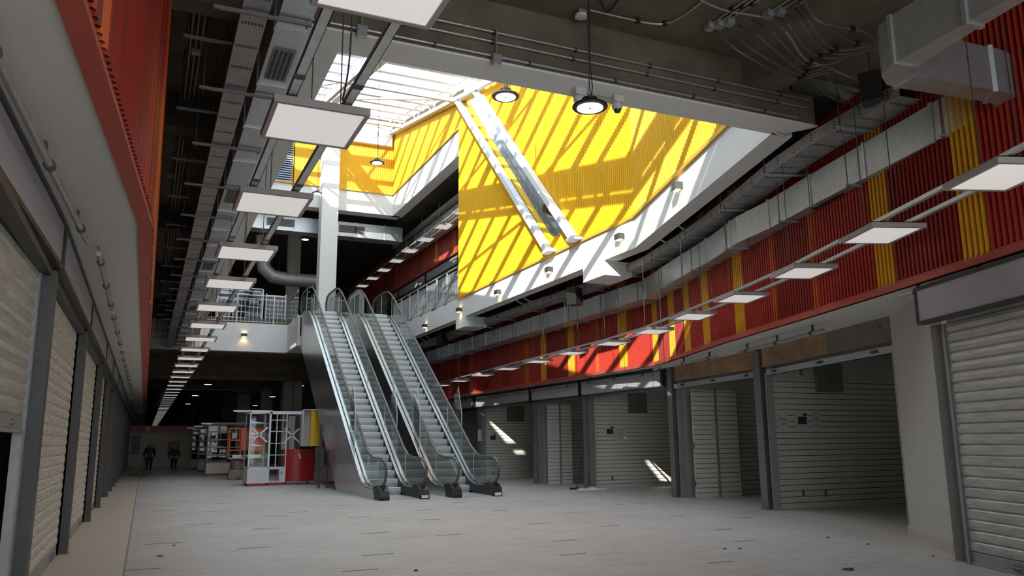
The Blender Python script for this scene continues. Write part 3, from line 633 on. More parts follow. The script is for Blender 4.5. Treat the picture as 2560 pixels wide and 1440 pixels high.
# ---- shop interiors: slatwall partitions (Y, x0, x1)
def slatwall(a, b, h, label, name='slatwall_panel', top=3.02):
    loc, rz, L = frame2(a, b); t = thing(name, label, 'wall panel', loc, rz, 'white slatwall panels in the open shops')
    m = MB(); z = .135; prof = [(0, 0)]
    while z < h-.05: prof += [(0, z-.011), (-.014, z-.011), (-.014, z+.004), (0, z+.004)]; z += .135
    prof.append((0, h)); 
    base = len(prof)
    m.strip([[(0, y, zz) for y, zz in prof], [(L, y, zz) for y, zz in prof]])
    # groove faces darker
    for i in range(len(prof)-1):
        if prof[i][0] < 0 and prof[i+1][0] < 0: m.m[i] = 1
        elif prof[i][0] != prof[i+1][0]: m.m[i] = 1
    m.box(0, L, -.05, -.016, 0, h); m.build('panel', ['slatwall', 'groove'], t)
    return t
SW = [(14.95, 13.6, 19.4, 'slatwall partition at the back of the shop beside the broad pillar'), (19.6, 15.9, 19.4, 'darker recessed slatwall of the shop between the near posts'), (24.55, 14.2, 19.4, 'slatwall partition with bright sun patches, third shop'), (28.75, 15.3, 19.4, 'recessed slatwall behind the corner box, fourth shop'), (34.35, 14.2, 19.4, 'slatwall partition of the shop nearest the escalators')]
for y, x0, x1, lb in SW: slatwall((x1, y), (x0, y), 3.02, lb)
slatwall((15.9, 19.0), (14.25, 19.0), 3.02, 'slatwall face of the corner box in the second open shop')
slatwall((15.9, 19.6), (15.9, 19.0), 3.02, 'narrow return of the corner box in the second open shop')
slatwall((15.3, 28.1), (14.2, 28.1), 3.02, 'slatwall face of the corner box in the fourth open shop')
slatwall((15.3, 28.75), (15.3, 28.1), 3.02, 'narrow return of the corner box in the fourth open shop')
for y0, y1 in ((10.2, 14.9), (15.2, 19.5), (19.8, 24.5), (24.8, 28.6), (28.9, 34.2)):
    slatwall((19.42, y0), (19.42, y1), 3.02, 'slatwall on the rear wall of an open right shop')
for x, y in ((15.05, 18.985), (14.72, 28.085)):
    m = MB(); m.box(x-.03, x+.03, y-.03, y+.02, 0, 3.05); g = m.build('corner_strip', 'galv_dull'); tag(g, 'metal corner strip on the corner box of the %s open shop' % ('second' if y < 20 else 'fourth'), 'trim')
for i, (y0, y1) in enumerate(((14.97, 15.1), (19.63, 19.75), (24.6, 24.72), (28.8, 28.95), (34.4, 34.5))):
    m = MB(); m.box(14.15 if i else 13.5, 19.5, y0+.045, y1+.045, 0, ZS); struct(m.build('wall_right', 'store_wall'), 'partition between right shops, %s' % NTH[i])
m = MB(); m.box(12.0, 19.5, 9.6, 9.8, 0, ZS); struct(m.build('wall_right', 'store_wall'), 'partition behind the broad pillar')
# fittings on the partitions
def on_wall(y, px, py): p = aty(px, py, y); return p
def paper(px, py, y, w, h, label, lines=True, text=None):
    p = on_wall(y, px, py); t = thing('paper_notice', label, 'notice', (p.x, y-.006, p.z), 0, 'notices in the open shops')
    m = MB(); m.box(-w/2, w/2, -.004, 0, -h/2, h/2); m.build('sheet', 'paper', t)
    m = MB()
    if text:
        pass
    elif lines:
        for i in range(9): z = h*.36-i*h*.085; m.box(-w*.36, w*.36*(.6+.4*random.random()), -.007, -.004, z-.004, z+.004)
        m.build('print', 'steel_mid', t)
    return t
def text_on(body, loc, size, parent, mt='ink'):
    cu = bpy.data.curves.new('text', 'FONT'); cu.body = body; cu.size = size; cu.align_x = 'CENTER'; cu.align_y = 'CENTER'; cu.extrude = .001
    o = bpy.data.objects.new('lettering', cu); COL.objects.link(o); o.parent = parent; o.location = loc; o.rotation_euler = (math.pi/2, 0, 0); cu.materials.append(MAT[mt])
    bpy.context.view_layer.update(); me = bpy.data.meshes.new_from_object(o.evaluated_get(bpy.context.evaluated_depsgraph_get())); n = bpy.data.objects.new('lettering', me); COL.objects.link(n); n.parent = parent; n.location = loc; n.rotation_euler = (math.pi/2, 0, 0); bpy.data.objects.remove(o); n.name = 'lettering'; return n
t = paper(1957, 1055, 14.95, .30, .34, 'paper reading LOCAL 149 taped by the post of the pillar shop', text='x'); text_on('LOCAL', (0, -.008, .06), .085, t); text_on('149', (0, -.008, -.05), .085, t)
def meter(px, py, y, label):
    p = on_wall(y, px, py); t = thing('wall_display', label, 'control box', (p.x, y-.01, p.z), 0, 'small black displays in the open shops')
    m = MB(); m.box(-.19, .19, -.004, .004, -.17, .17); m.build('backing_sheet', 'paper', t)
    m = MB(); m.box(-.13, .13, -.02, -.004, -.10, .08); m.build('screen', 'ink', t)
    m = MB(); m.box(.04, .14, -.03, -.004, .10, .15); m.build('clip', 'black', t)
meter(2004, 1050, 14.95, 'black display on white paper in the pillar shop')
paper(2041, 1050, 14.95, .26, .42, 'printed sheet right of the black display in the pillar shop')
meter(1524, 1078, 24.55, 'black display on white paper in the sunlit third shop')
paper(1553, 1086, 24.55, .36, .48, 'printed sheet below the sun patch in the third shop')
paper(1788, 1078, 19.0, .30, .46, 'printed sheet on the corner box of the second shop')
paper(1382, 1079, 28.1, .34, .62, 'printed sheet on the corner box of the fourth shop')
t = paper(1210, 1088, 34.35, .6, .5, 'white paper beside the post of the shop nearest the escalators'); 
meter(1232, 1094, 34.35, 'black display on paper in the shop nearest the escalators')
def breaker(px, py, y, w, h, label):
    p = on_wall(y, px, py); t = thing('breaker_panel', label, 'electrical panel', (p.x, y, p.z), 0, 'olive breaker panels in the open shops')
    m = MB(); m.box(-w/2, w/2, -.10, 0, -h/2, h/2); m.build('cabinet', 'olive_box', t, bevel=.006)
    for s in (-1, 1): m = MB(); m.box(min(0, s*w*.46)+.004, max(0, s*w*.46)-.004, -.115, -.10, -h*.46, h*.46); m.build('door', 'olive_box', t)
    m = MB(); m.box(-.03, .03, -.13, -.115, -h*.42, -h*.38); m.build('latch', 'galv', t)
breaker(2067, 937, 14.95, .82, .86, 'olive double door breaker panel in the pillar shop')
breaker(1592, 1009, 24.55, .75, .68, 'olive breaker panel in the sunlit third shop')
breaker(1288, 1035, 34.35, .85, .7, 'olive breaker panel in the shop nearest the escalators')
def outlet(px, py, y, label):
    p = on_wall(y, px, py); t = thing('wall_outlet', label, 'outlet', (p.x, y, p.z), 0, 'wall outlets in the open shops')
    m = MB(); m.box(-.045, .045, -.012, 0, -.08, .08); m.build('plate', 'galv_dull', t)
    m = MB(); m.box(-.02, .02, -.016, -.012, .02, .05); m.box(-.02, .02, -.016, -.012, -.05, -.02); m.build('sockets', 'ink', t)
for px, py, y, lb in ((2008, 1233, 14.95, 'left low outlet in the pillar shop'), (2064, 1233, 14.95, 'right low outlet in the pillar shop'), (2003, 930, 14.95, 'high square outlet left of the olive panel, pillar shop'), (1733, 1113, 19.0, 'upper outlet on the second shop corner box'), (1737, 1209, 19.0, 'lower outlet on the second shop corner box'), (1531, 1196, 24.55, 'low outlet in the sunlit third shop'), (1338, 1119, 28.1, 'upper outlet on the fourth shop corner box'), (1339, 1187, 28.1, 'lower outlet on the fourth shop corner box'), (1233, 1181, 34.35, 'low outlet in the shop nearest the escalators')): outlet(px, py, y, lb)
p = atx(1708, 960, 13.6)
m = MB(); m.box(-.09, .09, -.05, .05, -.06, .06); g = m.build('door_sensor', 'cam_white'); g.location = (13.85, 19.1, 3.12); tag(g, 'small white sensor box under the second plywood header', 'sensor')

# ================================================================ CEILING LIGHTS, DUCTS, TRAYS
def panel_proto(w, d, hrod, rx, name='panel_light'):
    t = thing(name, 'x', 'ceiling light')
    m = MB(); e = .045; h = .075
    for b in ((-w/2, w/2, -d/2, -d/2+e), (-w/2, w/2, d/2-e, d/2), (-w/2, -w/2+e, -d/2+e, d/2-e), (w/2-e, w/2, -d/2+e, d/2-e)): m.box(b[0], b[1], b[2], b[3], 0, h)
    m.box(-w/2, w/2, -d/2, d/2, h-.01, h); m.build('frame', 'panel_frame', t)
    m = MB(); m.box(-w/2+e, w/2-e, -d/2+e, d/2-e, .008, .02); m.build('diffuser', 'diffuser', t)
    for x in rx:
        m = MB(); m.tube([(x, 0, h), (x, 0, hrod)], .0075, 5); m.build('rod', 'steel', t)
    cache(t); return t
ZL = 4.8; SPY = [5.6-.52+.05]+[0]*0
far = [5.91, 8.95, 12.15, 15.5, 18.6, 22.0, 25.4]; k = (ZL-1.6)/3.4
ys = [f*k-.5 for f in far]
while ys[-1] < 150: ys.append(ys[-1]+3.12)
P1 = panel_proto(.93, 1.02, ZC-ZL, (-.03, .27))
GL = 'panel lights hanging in a row above the left aisle'
for i, y in enumerate(ys):
    lb = ('square ceiling panel light above the left aisle, %s from the camera' % NTH[i]) if i < 20 else 'thin bright panel light in the far end of the left row'
    if i == 0: P1.location = (1.36, y, ZL); P1['label'] = lb; P1['group'] = GL
    else: copy_of(P1, (1.36+.0*y, y, ZL), 0, lb, GL)
for x, lb in ((1.06, 'left'), (1.60, 'right')):
    t = thing('light_track', 'galvanised channel carrying the left row of panel lights, %s one of two' % lb, 'channel', (x, 0, ZL+.09), 0, 'channels carrying the left row of lights')
    m = MB(); m.box(-.045, .045, 2, 155, 0, .006); m.box(-.045, -.039, 2, 155, 0, .05); m.box(.039, .045, 2, 155, 0, .05); m.build('channel', 'galv', t)
    for y in (4.4, 7.0, 10.2, 13.3, 16.4, 19.5, 22.6):
        m = MB(); m.box(-.05, .05, y-.05, y+.05, -.006, .0); m.box(-.012, .012, y-.012, y+.012, -.012, 0); m.build('splice_plate', 'steel', t)
# right row follows the curved front
RL = [((2375+2510+2500+2640)/4, 445), ((2105+2228+2172+2308)/4, 590), ((1925+2035+1980+2090)/4, 684), (1852, 748), (1733, 793), (1633, 830), (1530, 860), (1430, 884), (1345, 905), (1268, 923), (1207, 939), (1150, 953), (1105, 964)]
P2 = panel_proto(.74, .92, 6.2-4.3, (-.22, .22))
GR = 'panel lights hanging in a row above the right walkway'
rc = [atz(x, y, 4.3) for x, y in RL]
for i, p in enumerate(rc):
    q = rc[min(i+1, len(rc)-1)]-rc[max(i-1, 0)]; rz = -math.atan2(q.x, q.y)
    lb = 'square panel light above the right walkway, %s from the right edge' % NTH[i]
    if i == 0: P2.location = (p.x, p.y, 4.3); P2.rotation_euler = (0, 0, rz); P2['label'] = lb; P2['group'] = GR
    else: copy_of(P2, (p.x, p.y, 4.3), rz, lb, GR)
rc2 = [rc[0]-(rc[1]-rc[0])*2] + rc + [rc[-1]+(rc[-1]-rc[-2])*3]
for s, lb in ((-.22, 'left'), (.22, 'right')):
    m = MB(); pts = []
    for i, p in enumerate(rc2):
        q = (rc2[min(i+1, len(rc2)-1)]-rc2[max(i-1, 0)]).normalized(); n = Vector((q.y, -q.x, 0)); pts.append(Vector((p.x, p.y, 4.41))+n*s)
    for a, b in zip(pts[:-1], pts[1:]): m.bar(a, b, .06, .05)
    g = m.build('light_track', 'galv'); tag(g, '%s channel of the two carrying the right row of panel lights' % lb, 'channel', 'channels carrying the right row of lights')
# second floor row
sf = [(12.3, 32.4+i*2.65) for i in range(8)]
for i, (x, y) in enumerate(sf): copy_of(P2, (x, y, 11.7), 0, 'panel light above the second floor walkway, %s from the yellow wall end' % NTH[i], 'panel lights on the second floor')
for s in (-.2, .2):
    m = MB(); m.box(12.3+s-.03, 12.3+s+.03, 31.4, 54, 11.8, 11.85); g = m.build('light_track', 'galv'); tag(g, 'channel carrying the second floor panel lights, %s one' % ('left' if s < 0 else 'right'), 'channel')

def loft_duct(path, w, h, z, name, mt, t, seams=1.2, side=1):
    """rectangular section following a plan path; path = one edge, width goes to `side`"""
    P = [Vector((x, y, 0)) for x, y in path]; secs = []
    for i, p in enumerate(P):
        d = (P[min(i+1, len(P)-1)]-P[max(i-1, 0)]).normalized(); n = Vector((d.y, -d.x, 0))*side
        secs.append((p, n, d))
    m = MB(); m.strip([[(p.x, p.y, z), (p.x+n.x*w, p.y+n.y*w, z), (p.x+n.x*w, p.y+n.y*w, z+h), (p.x, p.y, z+h)] for p, n, d in secs], closed=True)
    m.build(name, mt, t)
    tot = 0; nxt = seams*.5; j = 0
    for (p, n, d), (q, n2, d2) in zip(secs[:-1], secs[1:]):
        L = (q-p).length
        while nxt < tot+L:
            c = p+(q-p)*((nxt-tot)/L); dd = (q-p).normalized(); nn = Vector((dd.y, -dd.x, 0))*side; m = MB(); e = .018
            a = c-nn*e; b = c+nn*(w+e)
            lo = [a-dd*.025, b-dd*.025, b+dd*.025, a+dd*.025]
            m.hexa([(v.x, v.y, z-e) for v in lo], [(v.x, v.y, z+h+e) for v in lo]); m.build('seam_flange', 'galv_dull' if mt != 'galv' else 'galv', t); nxt += seams; j += 1
        tot += L
# right duct: comes over the camera's right, two elbows, then follows the band
DZ = 5.52
t = thing('air_duct', 'long S bent rectangular galvanised air duct following the red band at right', 'duct', (0, 0, 0))
pairs = [((2860, -193), (2800, -139)), ((2415, 57), (2453, 66)), ((2235, 158), (2290, 167)), ((2208, 180), (2279, 172)), ((2204, 193), (2276, 176)), ((2217, 212), (2281, 183)), ((2240, 219), (2290, 189)), ((2464, 255), (2488, 226)), ((2470, 256), (2516, 231)), ((2480, 260), (2547, 243)), ((2487, 266), (2556, 262)), ((2486, 272), (2548, 277)), ((2478, 280), (2526, 287)), ((2200, 425), (2251, 432)), ((2022, 517), (2051, 540)), ((1923, 571), (1958, 588)), ((1843, 607), (1876, 630)), ((1780, 649), (1808, 671)), ((1690, 699), (1716, 720)), ((1607, 748), (1632, 764))]
A_ = [atz(*p, DZ) for p, q in pairs]; B_ = [atz(*q, DZ) for p, q in pairs]
for i in range(14, len(A_)):   # constant width along the band
    d_ = (A_[min(i+1, len(A_)-1)]-A_[i-1]).normalized(); B_[i] = A_[i]+Vector((d_.y, -d_.x, 0))*.62
for x, y in ((12.6, 21.7), (12.6, 27), (12.6, 33), (12.6, 39.5), (12.6, 44)): A_.append(Vector((x, y, DZ))); B_.append(Vector((x+.62, y, DZ)))
m = MB(); m.strip([[(a.x, a.y, DZ), (b.x, b.y, DZ), (b.x, b.y, DZ+.54), (a.x, a.y, DZ+.54)] for a, b in zip(A_, B_)], closed=True); m.build('duct_body', 'galv', t)
def flange(a, b, mt='galv'):
    n = (b-a).normalized(); d_ = Vector((-n.y, n.x, 0)); a = a-n*.02; b = b+n*.02; m = MB()
    m.hexa([(v.x, v.y, DZ-.02) for v in (a-d_*.025, b-d_*.025, b+d_*.025, a+d_*.025)], [(v.x, v.y, DZ+.56) for v in (a-d_*.025, b-d_*.025, b+d_*.025, a+d_*.025)]); m.build('seam_flange', mt, t)
for i in (1, 2, 6, 7, 12): flange(A_[i], B_[i])
nx = 1.0; tot = 0
for i in range(12, len(A_)-1):
    L_ = (A_[i+1]-A_[i]).length
    while nx < tot+L_:
        u = (nx-tot)/L_; flange(A_[i].lerp(A_[i+1], u), B_[i].lerp(B_[i+1], u)); nx += 1.5
    tot += L_
DRP = [(p.x, p.y) for p in A_[12:]]
DR = [Vector((p.x, p.y, DZ)) for p in A_[13:]]
m = MB(); d = (DR[1]-DR[0]).normalized(); n = Vector((d.y, -d.x, 0))
for i in range(7):
    c = DR[1]+d*(.1)+n*(.12+i*.06); m.bar((c.x, c.y, DZ-.01), (c.x-d.x*.9, c.y-d.y*.9, DZ-.01), .035, .02)
m.build('vent_grille', 'black', t)
# cable tray at right
TRP = [atz(x, y, 6.22) for x, y in ((2250, 240), (2137, 300), (2030, 359), (1923, 432), (1833, 505), (1749, 571), (1676, 619), (1607, 661))]
TR = [(p.x, p.y) for p in TRP]+[(12.15, 20.9), (12.0, 25), (11.98, 31), (11.98, 37), (11.98, 44)]
def tray(path, w, h, z, label, side=1, mt='galv_dull', holes=True, pitch=.55, hmax=26):
    t = thing('cable_tray', label, 'cable tray', (0, 0, 0))
    P = [Vector((x, y, 0)) for x, y in path]; secs = []
    for i, p in enumerate(P):
        d = (P[min(i+1, len(P)-1)]-P[max(i-1, 0)]).normalized(); secs.append((p, Vector((d.y, -d.x, 0))*side))
    m = MB(); m.strip([[(p.x, p.y, z+h), (p.x, p.y, z), (p.x+n.x*w, p.y+n.y*w, z), (p.x+n.x*w, p.y+n.y*w, z+h)] for p, n in secs]); m.build('tray', mt, t)
    m = MB(); tot = 0; nx = .2
    for (p, n), (q, n2) in zip(secs[:-1], secs[1:]):
        L = (q-p).length; dd = (q-p)/L
        while nx < tot+L and nx < hmax:
            c = p+dd*(nx-tot); nn = Vector((dd.y, -dd.x, 0))*side
            for k in range(7):
                e = c+nn*(w*(.12+.76*k/6)); m.bar((e.x-dd.x*.0, e.y, z-.004), (e.x+dd.x*.05, e.y+dd.y*.05, z-.004), .018, .006)
            for k in range(3): e = c-nn*.004; m.bar((e.x, e.y, z+h*(.25+.25*k)), (e.x+dd.x*.03, e.y+dd.y*.03, z+h*(.25+.25*k)), .006, .018)
            nx += pitch
        tot += L
    m.build('slot_rows', 'black', t)['kind'] = 'stuff'
    # cables inside
    m = MB()
    for k in range(5): m.tube([(p.x+n.x*w*(.2+.15*k), p.y+n.y*w*(.2+.15*k), z+h*.6+.03*math.sin(i*1.7+k)) for i, (p, n) in enumerate(secs)], .022, 5, caps=False)
    m.build('cables', 'black_rubber', t); return t
tray(TR, .50, .20, 6.22, 'perforated cable tray running above the right air duct')
# left tray and duct
tray([(.60, 2), (.60, 20), (.56, 40), (.56, 70), (.56, 120)], .27, .12, 6.0, 'perforated cable tray above the left aisle', hmax=34)
t = thing('air_duct', 'pale galvanised air duct with grilles above the left aisle', 'duct', (0, 0, 0))
loft_duct([(.97, 3), (.97, 40), (.97, 100)], .34, .42, 6.0, 'duct_body', 'galv', t, seams=1.5)
for y in (8.7, 14.3, 20.6, 27.5):
    m = MB(); m.box(1.02, 1.27, y, y+.85, 5.985, 5.998); m.build('grille_frame', 'steel_mid', t)
    m = MB()
    for j in range(4): m.box(1.05+j*.055, 1.075+j*.055, y+.06, y+.79, 5.975, 5.985)
    m.build('grille_slots', 'black', t)
# trapeze hangers (cross bar + two rods)
def trap_proto(w, zr, name='trapeze_hanger', mt='steel_mid', h=.032):
    t = thing(name, 'x', 'hanger'); m = MB(); m.box(-w/2, w/2, -.02, .02, -h, 0); m.build('cross_bar', mt, t)
    for s in (-1, 1): m = MB(); m.tube([(s*(w/2-.05), 0, -.07), (s*(w/2-.05), 0, zr)], .009, 5); m.build('rod', 'steel', t)
    cache(t); return t
T1 = trap_proto(.98, ZC-5.98)
for i in range(24):
    y = 3.9+i*2.05; lb = 'trapeze hanger under the left cable tray and duct, %s from the camera' % (NTH[i] if i < 20 else 'one of the farthest')
    if i == 0: T1.location = (.82, y, 5.98); T1['label'] = lb; T1['group'] = 'trapeze hangers above the left aisle'
    else: copy_of(T1, (.82-.02*(i % 2), y, 5.98), 0, lb, 'trapeze hangers above the left aisle')
# lower left conduit hangers
T3 = trap_proto(.55, ZC-6.45)
for i in range(16):
    y = 5.1+i*2.3; lb = 'short hanger for the conduits left of the cable tray, %s from the camera' % NTH[i]
    if i == 0: T3.location = (.36, y, 6.45); T3['label'] = lb; T3['group'] = 'conduit hangers above the left aisle'
    else: copy_of(T3, (.36, y, 6.45), 0, lb, 'conduit hangers above the left aisle')
def along(path, s):
    P = [Vector((x, y, 0)) for x, y in path]
    for a, b in zip(P[:-1], P[1:]):
        L = (b-a).length
        if s <= L: return a+(b-a)*(s/L), (b-a).normalized()
        s -= L
    return P[-1], (P[-1]-P[-2]).normalized()
T2 = trap_proto(.95, 7.0-5.5, mt='galv'); first = True
for i in range(17):
    p, d = along(DRP, .7+i*2.1); n = Vector((d.y, -d.x, 0)); c = p+n*.31; rz = -math.atan2(d.x, d.y)
    lb = 'trapeze hanger under the right air duct, %s from the camera' % NTH[i]
    if first: T2.location = (c.x, c.y, 5.5); T2.rotation_euler = (0, 0, rz); T2['label'] = lb; T2['group'] = 'trapeze hangers under the right duct'; first = False
    else: copy_of(T2, (c.x, c.y, 5.5), rz, lb, 'trapeze hangers under the right duct')
T4 = trap_proto(.8, 7.0-6.2, mt='galv'); first = True
for i in range(15):
    p, d = along(TR, 1.1+i*2.2); n = Vector((d.y, -d.x, 0)); c = p+n*.27; rz = -math.atan2(d.x, d.y)
    lb = 'trapeze hanger under the right cable tray, %s from the camera' % NTH[i]
    if first: T4.location = (c.x, c.y, 6.2); T4.rotation_euler = (0, 0, rz); T4['label'] = lb; T4['group'] = 'trapeze hangers under the right cable tray'; first = False
    else: copy_of(T4, (c.x, c.y, 6.2), rz, lb, 'trapeze hangers under the right cable tray')
# ================================================================ ESCALATORS
SL = 0.684
DK = [(22.95, .30), (24.3, .32), (24.75, .42), (25.15, .62)]; DK += [(y, .62+SL*(y-25.15)) for y in (27, 29, 31, 33, 34.0)]; DK += [(34.6, 7.02), (35.3, 7.32), (36.0, 7.44), (37.7, 7.46)]
HR = [(22.98, .34), (22.78, .40), (22.58, .56), (22.50, .74), (22.55, .93), (22.70, 1.07), (22.95, 1.14), (23.8, 1.15), (24.3, 1.22), (24.8, 1.46), (25.3, 1.80)]
HR += [(y, 1.80+SL*(y-25.3)) for y in (27, 29, 31, 33, 34.0)]; HR += [(34.6, 8.12), (35.2, 8.38), (35.9, 8.50), (37.3, 8.50), (37.7, 8.42), (37.92, 8.22), (37.95, 7.98), (37.85, 7.75), (37.7, 7.62)]
BT = [(22.75, 0), (28.35, 0), (36.85, 6.0), (37.7, 6.0)]
def interp(P, y):
    for (a, b), (c, d) in zip(P[:-1], P[1:]):
        if a <= y <= c: return b+(d-b)*(y-a)/(c-a)
    return P[-1][1]
def escalator(xl, xr, label):
    t = thing('escalator', label, 'escalator', ((xl+xr)/2, 22.6, 0), 0, 'escalators'); ox, oy = (xl+xr)/2, 22.6
    V = lambda x, y, z: (x-ox, y-oy, z)
    for s, x in ((-1, xl), (1, xr)):
        xo = x+s*.13; xi = x-s*.10
        top = [(y, z) for y, z in DK]
        # outer cladding
        m = MB(); poly = [V(xo, y, z-.02) for y, z in top]+[V(xo, y, z) for y, z in reversed(BT)]
        n = len(poly); k = len(m.v); vec = (-s*.03, 0, 0)
        ys = [22.95, 24.3, 24.75, 25.15, 26, 27, 28.35, 29, 30, 31, 32, 33, 34, 34.6, 35.3, 36, 36.85, 37.7]
        sec = [[V(xo, y, interp(BT, y)), V(xo, y, interp(DK, y)-.02), V(xo-s*.03, y, interp(DK, y)-.02), V(xo-s*.03, y, interp(BT, y))] for y in ys]
        m.strip(sec, closed=True); m.build('side_cladding', 'stainless', t)
        # deck strips: outer light, black line, inner
        for a, b, h0, h1, nm, mt in ((xo, x+s*.02, -.03, .0, 'outer_deck', 'stainless_soft'), (x-s*.02, xi, -.03, .0, 'inner_deck', 'stainless_soft')):
            m = MB(); m.strip([[V(a, y, z+h0), V(a, y, z+h1), V(b, y, z+h1), V(b, y, z+h0)] for y, z in DK], closed=True); m.build(nm, mt, t)
        m = MB(); m.strip([[V(x+s*.02, y, z-.03), V(x+s*.02, y, z+.012), V(x-s*.02, y, z+.012), V(x-s*.02, y, z-.03)] for y, z in DK], closed=True); m.build('glazing_gasket', 'black', t)
        m = MB(); m.strip([[V(xi, y, z-.02), V(xi, y, max(0.0, z-.30)), V(xi-s*.01, y, max(0.0, z-.30)), V(xi-s*.01, y, z-.02)] for y, z in DK], closed=True); m.build('skirt', 'black', t)
        # glass
        m = MB(); g = [(22.62, .62, .96)]
        ys2 = [22.6, 22.75, 22.95, 23.8, 24.3, 24.8, 25.3, 27, 29, 31, 33, 34, 34.6, 35.2, 35.9, 37.3, 37.7, 37.85]
        H2 = [(22.6, .98), (22.75, 1.08)]+HR[6:-5]+[(37.7, 8.40), (37.85, 8.25)]
        D2 = [(22.6, .52), (22.75, .40)]+DK[:-1]+[(37.7, 7.5), (37.85, 7.75)]
        m.strip([[V(x-.006, y, interp(D2, y)), V(x-.006, y, interp(H2, y)-.02), V(x+.006, y, interp(H2, y)-.02), V(x+.006, y, interp(D2, y))] for y in ys2], closed=True)
        m.build('glass_balustrade', 'glass', t)
        for y in (24.6, 27.1, 29.6, 32.1, 34.6, 36.4):
            m = MB(); m.box(x-.008-ox, x+.008-ox, y-oy-.004, y-oy+.004, interp(DK, y)+.01, interp(HR, y) if y > 23 else 1.1); m.build('glass_joint', 'stainless_soft', t)
        # handrail: flattened tube
        m = MB(); m.tube([V(x, y, z) for y, z in HR], .042, 8); m.build('handrail', 'handrail', t, smooth=True)
        # black entry cap
        m = MB(); prof = [(22.62, 0), (22.60, .10), (22.66, .25), (22.82, .36), (23.02, .40), (23.3, .37), (23.42, .33), (23.3, .12), (23.26, 0)]
        m.strip([[V(x-.14, y, z) for y, z in prof], [V(x+.14, y, z) for y, z in prof]], closed=True); m.build('entry_cap', 'black', t)
        m = MB(); m.tube([V(x, 22.78, .36), V(x, 23.0, .33)], .075, 10); m.build('handrail_inlet', 'black_rubber', t)
        if s > 0:
            m = MB(); m.box(x-.10-ox, x+.10-ox, 22.59-oy, 22.605-oy, .03, .11); m.build('tag', 'tag_white', t)
            m = MB(); m.tube([V(x-.11, 23.1, .41), V(x-.11, 23.1, .45)], .035, 10); m.build('stop_button', 'tag_red', t)
        # clear acrylic guard standing beside the handrail
        m = MB(); yg = 26.2; zg = interp(HR, yg)
        m.extr([V(x+s*.10, yg-.25, interp(DK, yg-.25)), V(x+s*.10, yg+.35, interp(DK, yg+.35)), V(x+s*.10, yg+.5, zg+.75), V(x+s*.10, yg+.1, zg+1.05), V(x+s*.10, yg-.25, zg+.15)], (s*.01, 0, 0)); gd = m.build('guard_panel', 'glass_clear', t)
        m = MB(); m.bar(V(x+s*.105, yg-.25, interp(DK, yg-.25)), V(x+s*.105, yg-.25, zg+.15), .02, .02); m.bar(V(x+s*.105, yg-.25, zg+.15), V(x+s*.105, yg+.1, zg+1.05), .015, .015); m.build('guard_edge', 'white_metal', t)
    # underside
    m = MB(); m.strip([[V(xl-.1, y, z), V(xr+.1, y, z), V(xr+.1, y, z+.02), V(xl-.1, y, z+.02)] for y, z in BT[1:]], closed=True); m.build('underside', 'stainless', t)
    # steps
    w0, w1 = xl+.11-ox, xr-.11-ox; n = 30; pr = None
    for i in range(n):
        y = 24.66+i*.3555; z = (i+1)*.2433; m = MB()
        ry = y-oy; prof = [(ry+.30, z-.26), (ry+.02, z-.24), (ry-.015, z-.12), (ry, z-.012), (ry+.012, z), (ry+.42, z), (ry+.42, z-.03)]
        m.strip([[(w0, a, b) for a, b in prof], [(w1, a, b) for a, b in prof]], closed=True); m.build('step', 'step_metal', t)
    m = MB(); m.box(w0, w1, .15, 24.7-oy, 0.0, .02); m.build('lower_landing_plate', 'step_metal', t)
    m = MB(); m.box(w0, w1, 35.3-oy, 37.7-oy, 7.26, 7.30); m.build('upper_landing_plate', 'step_metal', t)
    return t
escalator(6.26, 7.44, 'left escalator of the pair, glass sided, beside the kiosks')
escalator(8.44, 9.72, 'right escalator of the pair, glass sided, nearer the open shops')
# bridge panel between the two at the top
m = MB(); m.box(7.6, 8.3, 36.9, 37.7, 6.4, 7.32); m.box(6.09, 9.95, 37.7, 40.3, 7.0, 7.32); struct(m.build('trim_35', 'plaster'), 'landing floor at the head of the escalators')
# landing glass guard, left side
def guard(path, z0, z1, label):
    t = thing('glass_guard', label, 'guard rail', (path[0][0], path[0][1], z0)); o = Vector((path[0][0], path[0][1], 0))
    for a, b in zip(path[:-1], path[1:]):
        A = Vector((*a, 0))-o; B = Vector((*b, 0))-o
        m = MB(); m.bar((A.x, A.y, (z1-z0)/2), (B.x, B.y, (z1-z0)/2), .014, z1-z0-.06); m.build('glass_pane', 'glass', t)
        m = MB(); m.tube([(A.x-.05, A.y, z1-z0), (B.x-.05, B.y, z1-z0)], .028, 8); m.build('handrail', 'stainless_soft', t)
        m = MB(); m.box(min(A.x, B.x)-.03, max(A.x, B.x)+.03, min(A.y, B.y), min(A.y, B.y)+.05, 0, .12); m.build('clamp', 'stainless_soft', t)
guard([(6.05, 40.0), (6.05, 37.3)], 7.32, 8.55, 'glass guard left of the escalator head')
guard([(8.0, 40.0), (8.0, 37.4)], 7.32, 8.62, 'glass guard between the two escalator heads')
m = MB(); m.box(5.98, 6.0, 38.2, 38.4, 7.0, 7.45); g = m.build('notice_plate', 'white_metal'); tag(g, 'small white plate fixed below the glass guard at the escalator head', 'sign')
m = MB(); m.bar((5.98, 37.2, 6.05), (5.98, 38.6, 6.05), .06, .10); g = m.build('strip_lamp', 'diffuser'); tag(g, 'bright strip under the escalator landing corner', 'lamp')

